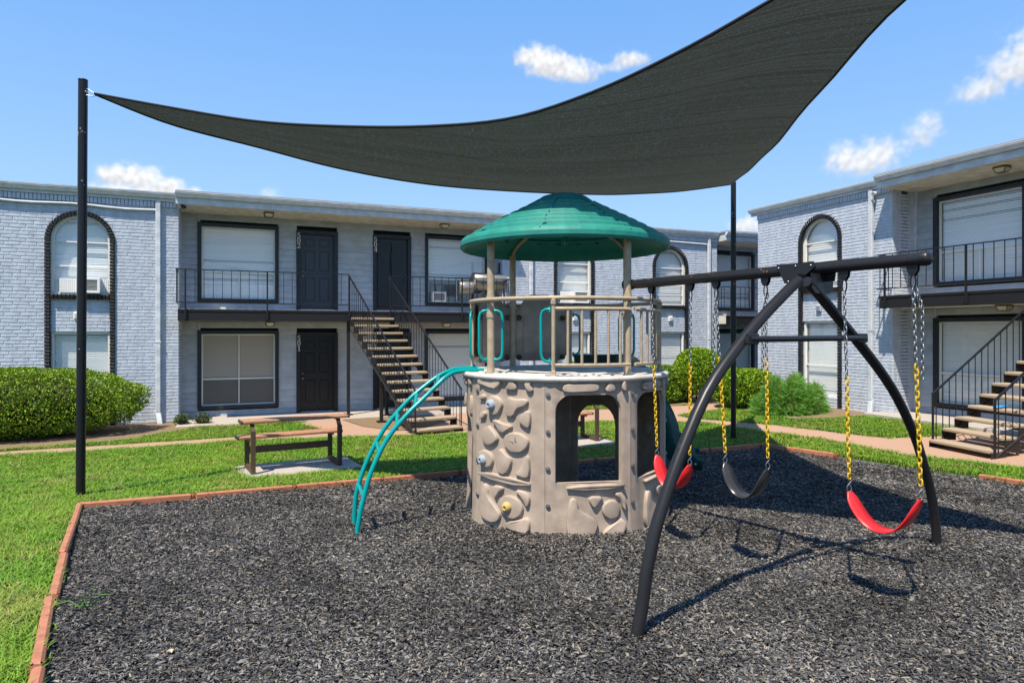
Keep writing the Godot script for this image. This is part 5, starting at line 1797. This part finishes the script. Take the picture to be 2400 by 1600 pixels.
func planting() -> void:
	var lf := leaf_mesh(0.014, 0.042)
	var lf2 := leaf_mesh(0.019, 0.055)
	# long clipped hedge against the left wall
	var mid := Vector2(-10.62, 12.93)
	clipped_bush("hedge", "long clipped green hedge against the left brick wall", "hedge", P(mid.x, 0, mid.y), deg_to_rad(25.0), Vector3(3.0, 0.69, 1.14), 2.45, 70000, Color(0.185, 0.31, 0.016), lf, 0.02)
	clipped_bush("shrub", "tuft of low leaves at the foot of the left downspout", "shrub", P(-7.52, 0, 15.05), 0.0, Vector3(0.16, 0.13, 0.16), 2.0, 260, Color(0.06, 0.12, 0.02), lf, 0.0, "tufts at the downspout")
	clipped_bush("shrub", "second tuft of low leaves at the brick corner by the walkway", "shrub", P(-7.12, 0, 15.2), 0.0, Vector3(0.2, 0.12, 0.16), 2.0, 260, Color(0.06, 0.12, 0.02), lf, 0.0, "tufts at the downspout")
	# clipped shrubs in the corner
	clipped_bush("shrub", "round clipped shrub ball between the far arched window and the sail pole", "shrub", P(5.15, 0.13, 18.25), 0.3, Vector3(0.66, 0.62, 0.62), 2.2, 13000, Color(0.175, 0.31, 0.015), lf2, 0.30, "clipped shrubs by the buildings")
	clipped_bush("shrub", "low clipped shrub block half hidden by the tower", "shrub", P(4.28, 0.10, 18.6), 0.3, Vector3(0.78, 0.50, 0.55), 3.4, 12000, Color(0.14, 0.265, 0.015), lf2, 0.06, "clipped shrubs by the buildings")
	clipped_bush("shrub", "low clipped shrub block right of the sail pole", "shrub", P(5.98, 0.18, 17.0), 0.35, Vector3(0.74, 0.44, 0.55), 3.2, 13000, Color(0.19, 0.325, 0.015), lf2, 0.10, "clipped shrubs by the buildings")
	clipped_bush("shrub", "clipped shrub seen between the tower's balusters", "shrub", P(2.25, 0.02, 19.3), 0.3, Vector3(0.8, 0.58, 0.5), 2.8, 9000, Color(0.15, 0.27, 0.015), lf2, 0.1, "clipped shrubs by the buildings")
	feathery()
	# litter at the right-hand stair
	var rag := MB.new()
	for i in 7:
		rag.cbox(Vector3(rng.randf_range(-0.09, 0.09), 0.018 + rng.randf() * 0.02, rng.randf_range(-0.05, 0.05)), Vector3(0.10, 0.02, 0.07), 0.008, Basis(Vector3.UP, rng.randf() * 3.0) * Basis(Vector3.RIGHT, rng.randf_range(-0.4, 0.4)))
	var rg := obj("rag", rag.mesh(), M.cable_blue)
	rg.position = P(8.17, 0.862, 11.02)
	tag(rg, "crumpled blue rag lying on a stair tread at the right", "rag")
	var bo := thing("bottle", "empty green-white bottle lying under the lowest tread of the right-hand stair", "bottle", G(7.62, 10.86, 0.05), 0.7)
	var b1 := MB.new()
	b1.lathe([[0.001, -0.11], [0.033, -0.11], [0.036, -0.10], [0.036, 0.05], [0.015, 0.10], [0.014, 0.13], [0.001, 0.13]], 12, Vector3.ZERO, Basis(Vector3.BACK, 1.5))
	obj("body", b1.mesh(), M.plastic_white, bo)
	var b2 := MB.new()
	b2.lathe([[0.0365, -0.06], [0.0368, -0.06], [0.0368, 0.02], [0.0365, 0.02]], 12, Vector3.ZERO, Basis(Vector3.BACK, 1.5))
	obj("wrapper", b2.mesh(), M.weed_green, bo)
	# a tuft of weed in the mulch
	var wt := thing("weed", "thin green weed growing in the mulch near the left edge", "weed", G(-2.66, 4.14, -0.01))
	for k in [[-0.42, 0.10, 0.14], [0.20, 0.26, 0.05], [0.34, 0.14, -0.06], [-0.06, 0.18, 0.12], [0.08, 0.10, 0.22], [-0.2, 0.05, -0.1]]:
		var mb := MB.new()
		var tip := Vector3(k[0] * 0.42, k[1] * 0.7, k[2] * 0.6)
		mb.tube([Vector3.ZERO, tip * 0.5 + Vector3.UP * 0.05, tip], [0.005, 0.0045, 0.001], 4)
		obj("blade", mb.mesh(), M.weed_green, wt)
	var dl := obj("dry_leaf", leaf_mesh(0.014, 0.045), M.dry_leaf)
	dl.transform = Transform3D(Basis(Vector3.UP, 0.6), G(-1.81, 3.5, 0.02))
	tag(dl, "pale dry leaf lying on the mulch", "leaf")

func feathery() -> void:
	var t := thing("feathery_shrub", "loose feathery green shrub under the right-hand block's arched window", "shrub", P(6.62, 0.17, 15.75), 0.0)
	var fr := MB.new()
	for i in 7:
		var f := i / 7.0
		for s in [-1.0, 1.0]:
			var a := Vector3(0, 0.0 + 0.03 * f * f, 0.02 + 0.15 * f)
			var tip := a + Vector3(s * 0.045 * (1.0 - 0.5 * f), 0.012, 0.035)
			fr.tri(a, a + Vector3(0, 0, 0.008), tip)
	fr.tri(Vector3(-0.002, 0, 0), Vector3(0.002, 0, 0), Vector3(0, 0.03, 0.18))
	var xf := []
	var cl := []
	for i in 12000:
		var d := rand_dir()
		d.y = absf(d.y) if rng.randf() < 0.85 else d.y * 0.4
		var k := 1.0 - 0.45 * pow(rng.randf(), 1.6)
		var p := Vector3(d.x * 0.82, 0.05 + d.y * 0.74, d.z * 0.62) * k
		p.y += 0.14 * sin(d.x * 9.0 + d.z * 5.0) * k
		if p.y < 0.02: p.y = rng.randf() * 0.12
		var look := (Vector3(d.x, d.y + 0.3, d.z) * 0.6 + rand_dir()).normalized()
		xf.append(Transform3D(Basis.looking_at(-look, rand_dir()).scaled(Vector3.ONE * rng.randf_range(0.7, 1.2)), p))
		var v := rng.randf_range(0.6, 1.4)
		cl.append(Color(0.115 * v * rng.randf_range(0.8, 1.4), 0.30 * v, 0.042 * v) if rng.randf() > 0.05 else Color(0.22, 0.15, 0.06))
	many("foliage", fr.mesh(), M.frond, xf, cl, t)
	for k in 9:
		var sm := MB.new()
		var a := TAU * k / 9
		sm.tube([Vector3(0.06 * cos(a), -0.03, 0.06 * sin(a)), Vector3(0.25 * cos(a), 0.3, 0.2 * sin(a)), Vector3(0.5 * cos(a), 0.5, 0.36 * sin(a))], [0.014, 0.010, 0.004], 5)
		obj("stem", sm.mesh(), M.twig, t)

# ---------------------------------------------------------------- ground
var bed: PackedVector2Array
var path: PackedVector2Array
var keep_off := []

func ground() -> void:
	bed = poly([-4.85, 7.40, -3.58, 5.26, -2.94, 4.22, -2.27, 3.16, -0.95, 1.1, 0.2, -0.8, 7.9, -0.8, 8.3, 5.2, 7.35, 7.3, 6.75, 8.6, 6.55, 9.25, 6.0, 10.35, 5.5, 11.15, 4.63, 12.28, 1.76, 11.0, -0.64, 9.86, -2.70, 8.66])
	path = poly([-9.72, 11.16, -9.02, 11.65, -7.80, 12.18, -5.49, 13.32, -4.93, 13.65, -4.10, 14.36, -4.54, 14.81, -4.91, 15.29, -4.82, 15.9, -2.13, 16.9, -1.08, 17.3, 2.21, 17.95, 3.92, 17.88, 4.82, 17.78, 5.75, 17.83, 5.60, 16.95, 5.23, 16.73, 4.73, 16.66, 4.08, 16.31, 4.20, 15.86, 4.53, 15.47, 5.71, 14.19, 6.41, 13.08, 7.00, 12.24, 7.9, 12.2, 9.30, 12.9, 10.5, 12.6, 11.5, 9.0, 8.4, 8.0, 7.81, 8.65, 7.46, 9.64, 6.83, 10.53, 6.53, 10.89, 6.15, 12.01, 5.92, 12.63, 5.01, 13.98, 4.29, 15.25, 3.40, 15.45, 2.55, 15.7, 2.01, 15.7, -0.93, 13.88, -2.04, 13.48, -3.45, 13.32, -5.31, 12.87, -7.49, 11.70, -8.73, 11.28, -9.39, 10.78])
	var dirt_a := poly([-4.10, 15.9, -3.34, 16.7, -2.16, 16.9, -1.44, 15.95, -1.99, 14.36, -2.46, 14.11, -3.33, 14.74])
	var dirt_h := poly([-13.0, 10.2, -9.74, 11.61, -9.15, 11.82, -8.06, 12.60, -7.52, 12.95, -7.15, 14.24, -6.95, 15.4, -7.6, 15.75, -9.26, 15.3, -14.5, 13.0])
	var dirt_s := poly([3.08, 17.99, 3.95, 17.93, 4.78, 17.82, 5.79, 17.87, 5.66, 16.70, 5.98, 15.71, 6.28, 14.86, 7.12, 14.63, 8.16, 14.98, 8.6, 15.84, 6.9, 18.9, 5.2, 20.6, 3.5, 19.4])
	# the terrain as one sheet, finer where it bends
	var mb := MB.new()
	mb.soft(true)
	var xs := [-400.0, -120.0, -40.0]
	for i in 61: xs.append(-18.0 + i * 0.6)
	xs.append_array([40.0, 120.0, 400.0])
	var ds := [-300.0, -60.0, -15.0, -4.0]
	for i in 40: ds.append(-0.6 + i * 0.6)
	ds.append_array([28.0, 40.0, 90.0, 300.0, 500.0])
	for i in xs.size() - 1:
		for j in ds.size() - 1:
			var sq := PackedVector2Array([Vector2(xs[i], ds[j]), Vector2(xs[i + 1], ds[j]), Vector2(xs[i + 1], ds[j + 1]), Vector2(xs[i], ds[j + 1])])
			if Geometry2D.intersect_polygons(sq, bed).is_empty():
				mb.quad(G(sq[0].x, sq[0].y), G(sq[1].x, sq[1].y), G(sq[2].x, sq[2].y), G(sq[3].x, sq[3].y))
				continue
			for pc in Geometry2D.clip_polygons(sq, bed):
				var ix := Geometry2D.triangulate_polygon(pc)
				for t in range(0, ix.size(), 3):
					var a := G(pc[ix[t]].x, pc[ix[t]].y); var b := G(pc[ix[t + 1]].x, pc[ix[t + 1]].y); var c := G(pc[ix[t + 2]].x, pc[ix[t + 2]].y)
					if (b - a).cross(c - a).y > 0: mb.tri(a, b, c)
					else: mb.tri(a, c, b)
	struct("ground", mb.mesh(), M.lawn_soil)
	struct("footpath", sheet(path, 0.022, 0.5), M.path_stone)
	struct("bare_soil", sheet(dirt_a, 0.030, 0.5, 0.006), M.soil)
	struct("bare_soil", sheet(dirt_h, 0.026, 0.5, 0.006), M.soil)
	struct("bare_soil", sheet(dirt_s, 0.030, 0.5, 0.006), M.soil)
	struct("mulch_ground", sheet(bed, -0.055, 0.4, 0.010), M.mulch_bed)
	keep_off = [bed, path, dirt_a, dirt_h, dirt_s]
	for k in [[-3.27, 10.14, atan2(0.63, 1.08)], [0.98, 12.48, 0.40]]:
		var q := PackedVector2Array()
		for c in [[-0.86, -0.51], [0.86, -0.51], [0.86, 0.51], [-0.86, 0.51]]: q.append(Vector2(k[0], k[1]) + Vector2(c[0], c[1]).rotated(k[2]))
		keep_off.append(q)

func open_lawn(p: Vector2) -> bool:
	# walls and walkways of the two blocks
	var a := CA * p.x + SA * p.y
	var b := -SA * p.x + CA * p.y
	if b > 17.2 or (b > 16.3 and a > -1.3 and a < 7.2) or a > 13.55 or (a > 13.05 and b < 10.8): return false
	for k in keep_off:
		if Geometry2D.is_point_in_polygon(p, k): return false
	return true

func grass() -> void:
	var tufts := []
	for v in 4:
		var mb := MB.new()
		for i in 15:
			var o := Vector3(rng.randf_range(-0.065, 0.065), 0, rng.randf_range(-0.065, 0.065))
			var h := rng.randf_range(0.030, 0.068)
			var dr := Vector3(cos(rng.randf() * TAU), 0, sin(rng.randf() * TAU)).normalized()
			var sd := dr.cross(Vector3.UP) * rng.randf_range(0.0022, 0.0038)
			var m1 := o + dr * h * 0.25 + Vector3.UP * h * 0.62
			var tip := o + dr * h * rng.randf_range(0.6, 1.25) + Vector3.UP * h * rng.randf_range(0.75, 1.0)
			mb.quad(o - sd, o + sd, m1 + sd * 0.8, m1 - sd * 0.8)
			mb.tri(m1 - sd * 0.8, m1 + sd * 0.8, tip)
		tufts.append(mb.mesh())
	var xf := [[], [], [], []]
	var cl := [[], [], [], []]
	var edge_bed: PackedVector2Array = Geometry2D.offset_polygon(bed, 0.055)[0]
	var tone := FastNoiseLite.new()
	tone.frequency = 0.55
	tone.seed = 3
	tone.fractal_octaves = 4
	for z in [[2.2, 5.0, 900.0], [5.0, 8.0, 620.0], [8.0, 12.0, 380.0], [12.0, 18.5, 230.0]]:
		var d0: float = z[0]; var d1: float = z[1]
		var half := d1 * 0.80 + 0.3
		var n := int((d1 - d0) * half * 2 * z[2])
		for i in n:
			var p := Vector2(rng.randf_range(-half, half), rng.randf_range(d0, d1))
			if absf(p.x) > p.y * 0.80 + 0.25: continue
			if Geometry2D.is_point_in_polygon(p, edge_bed): continue
			if not open_lawn(p + Vector2(rng.randf_range(-0.05, 0.05), rng.randf_range(-0.05, 0.05))): continue
			var k := rng.randi() % 4
			var s := rng.randf_range(0.75, 1.3) * (1.0 if p.y < 8 else 1.15)
			xf[k].append(Transform3D(Basis(Vector3.UP, rng.randf() * TAU).scaled(Vector3(s * 1.1, s, s * 1.1)), G(p.x, p.y)))
			var q := clampf(0.5 + 0.9 * tone.get_noise_2d(p.x, p.y), 0, 1)
			var v := rng.randf_range(0.7, 1.3)
			var c := Color(0.118, 0.262, 0.018).lerp(Color(0.21, 0.325, 0.026), q * 0.75)
			var dry := sstep(0.22, 0.5, tone.get_noise_2d(p.x * 0.6 + 40.0, p.y * 0.6 - 17.0))
			c = c.lerp(Color(0.25, 0.27, 0.06), 0.6 * dry)
			if rng.randf() < 0.08: c = Color(0.34, 0.30, 0.10)
			cl[k].append(Color(c.r * v, c.g * v, c.b * v))
	var t := Node3D.new()
	t.name = "lawn_grass"
	add_child(t)
	t.set_meta("label", "short bright green lawn grass round the mulch bed")
	t.set_meta("category", "grass")
	t.set_meta("kind", "stuff")
	for k in 4: many("grass_tuft", tufts[k], M.grass_blade, xf[k], cl[k], t)

func mulch() -> void:
	var chips := []
	for v in 5:
		var mb := MB.new()
		var l := [0.020, 0.026, 0.015, 0.030, 0.022][v] as float
		var w := [0.0075, 0.006, 0.008, 0.0065, 0.010][v] as float
		var h := [0.0045, 0.004, 0.006, 0.0035, 0.005][v] as float
		var j := func(a: float) -> float: return rng.randf_range(1 - a, 1 + a)
		var a := [Vector3(-l * j.call(0.1), 0, -w * 0.4), Vector3(-l * 0.2, h, -w * j.call(0.2)), Vector3(l * 0.5, h * j.call(0.3), -w * 0.7), Vector3(l * j.call(0.1), 0, w * 0.2), Vector3(l * 0.2, h * 0.8, w * j.call(0.2)), Vector3(-l * 0.6, h * j.call(0.3), w * 0.8), Vector3(0, h * 1.6, 0), Vector3(0.1 * l, -h, 0)]
		for i in 6:
			mb.tri(a[i], a[6], a[(i + 1) % 6])
			mb.tri(a[i], a[(i + 1) % 6], a[7])
		chips.append(mb.mesh())
	var fib := MB.new()
	fib.tube([Vector3(-0.022, 0, 0.002), Vector3(-0.006, 0.003, -0.002), Vector3(0.010, 0.001, 0.003), Vector3(0.024, 0.003, 0)], [0.0008, 0.0016, 0.0016, 0.0006], 4)
	chips.append(fib.mesh())
	var tone := FastNoiseLite.new()
	tone.frequency = 0.8
	tone.seed = 9
	var worn := [P(1.445, 0, 5.86), P(1.86, 0, 5.22), P(2.434, 0, 4.34)]
	var xf := [[], [], [], [], [], []]
	var cl := [[], [], [], [], [], []]
	for z in [[1.9, 3.6, 10500.0, 1.0], [3.6, 5.2, 8500.0, 1.0], [5.2, 7.5, 5200.0, 1.1], [7.5, 12.4, 2700.0, 1.35]]:
		var d0: float = z[0]; var d1: float = z[1]
		var half := d1 * 0.79 + 0.2
		var n := int((d1 - d0) * half * 2 * z[2])
		for i in n:
			var p := Vector2(rng.randf_range(-half, half), rng.randf_range(d0, d1))
			if absf(p.x) > p.y * 0.79 + 0.15: continue
			if not Geometry2D.is_point_in_polygon(p, bed): continue
			if p.distance_to(TC) < 0.9: continue
			var f := rng.randf()
			var k := 5 if f < 0.19 else rng.randi() % 5
			var s: float = z[3] * rng.randf_range(0.30, 0.84) * (1.5 if rng.randf() < 0.06 else 1.0)
			var b := Basis(Vector3.UP, rng.randf() * TAU) * Basis(Vector3.RIGHT, rng.randf_range(-0.7, 0.7)) * Basis(Vector3.BACK, rng.randf_range(-0.45, 0.45))
			var mound := 0.020 * (sin(p.x * 2.1 + p.y) * cos(p.y * 2.3)) + 0.035 * sstep(1.6, 1.05, p.distance_to(TC))
			for w in worn: mound -= 0.022 * sstep(0.5, 0.1, p.distance_to(Vector2(w.x, -w.z)))
			xf[k].append(Transform3D(b.scaled_local(Vector3(s, s, s)), G(p.x, p.y, -0.022 + mound + rng.randf() * 0.028)))
			var c: Color
			if k == 5: c = Color(0.38, 0.335, 0.28) * rng.randf_range(0.5, 1.25)
			else:
				var g := rng.randf()
				if g < 0.68: c = Color(0.042, 0.042, 0.043) * rng.randf_range(0.5, 1.5)
				elif g < 0.91: c = Color(0.125, 0.121, 0.117) * rng.randf_range(0.6, 1.6)
				else: c = Color(0.22, 0.19, 0.15) * rng.randf_range(0.6, 1.3)
			var tn := 1.0 + 0.55 * tone.get_noise_2d(p.x, p.y)
			cl[k].append(Color(c.r * tn, c.g * tn, c.b * tn))
	var t := Node3D.new()
	t.name = "rubber_mulch"
	add_child(t)
	t.set_meta("label", "black shredded rubber mulch with tan fibres under the play equipment")
	t.set_meta("category", "mulch")
	t.set_meta("kind", "stuff")
	for k in 6: many("mulch_chip" if k < 5 else "mulch_fibre", chips[k], M.chip, xf[k], cl[k], t)

func _ready() -> void:
	rng.seed = 4711
	# camera: level, slightly shifted lens
	var cam := Camera3D.new()
	cam.name = "camera"
	cam.projection = Camera3D.PROJECTION_FRUSTUM
	cam.near = 0.1
	cam.far = 1200.0
	cam.size = 2.0 * 800.0 / 1550.0 * 0.1
	cam.frustum_offset = Vector2(0, -22.0 / 1550.0 * 0.1)
	cam.position = Vector3(0, 2.13, 0)
	add_child(cam)
	var sky_m := PanoramaSkyMaterial.new()
	sky_m.panorama = ImageTexture.create_from_image(sky_image())
	var sky := Sky.new()
	sky.sky_material = sky_m
	var env := Environment.new()
	env.background_mode = Environment.BG_SKY
	env.sky = sky
	env.background_energy_multiplier = 1.0
	env.tonemap_mode = Environment.TONE_MAPPER_LINEAR
	env.tonemap_exposure = 1.78
	env.sdfgi_enabled = true
	env.ssao_enabled = true
	env.ssil_enabled = true
	var we := WorldEnvironment.new()
	we.name = "environment"
	we.environment = env
	add_child(we)
	var sun := DirectionalLight3D.new()
	sun.name = "sun"
	sun.light_energy = 1.38
	sun.light_color = Color(1.0, 0.955, 0.88)
	sun.light_angular_distance = 0.5
	sun.shadow_enabled = true
	var az := deg_to_rad(28.0)
	var el := deg_to_rad(61.0)
	sun.look_at_from_position(Vector3.ZERO, Vector3(sin(az) * cos(el), -sin(el), -cos(az) * cos(el)))
	add_child(sun)
	materials()
	mat("rust", Color(0.22, 0.105, 0.05), 0.9, M.fine, 8.0)
	mat("pale_scrape", Color(0.30, 0.30, 0.31), 0.8, M.fine, 8.0)
	mat("weed_green", Color(0.07, 0.22, 0.03), 0.5)
	mat("dry_leaf", Color(0.52, 0.40, 0.26), 0.8)
	ground()
	build_apartments()
	staircase("straight stair with tan treads from the walkway up to doors 502 and 504", P(-3.50, 2.49, 16.62), Vector2(0.575, -0.818), 14, 0.181, 0.26, 1.04, [[-4.13, 16.68, 2.42], [-3.05, 15.43, 1.1], [-3.15, 16.6, 1.3]], 1.05, 0.22)
	staircase("straight stair with tan treads in front of the right-hand block", P(7.36 + 3.38, 2.76, 10.83 + 0.72), Vector2(-0.978, -0.208), 14, 0.19, 0.26, 1.12, [], 1.05, 0.22)
	play_tower()
	swing_set()
	shade_sail()
	site_furniture()
	planting()
	grass()
	mulch()
	for n in find_children("*", "Node3D", true, false):
		if n.has_meta("counts_"): n.remove_meta("counts_")
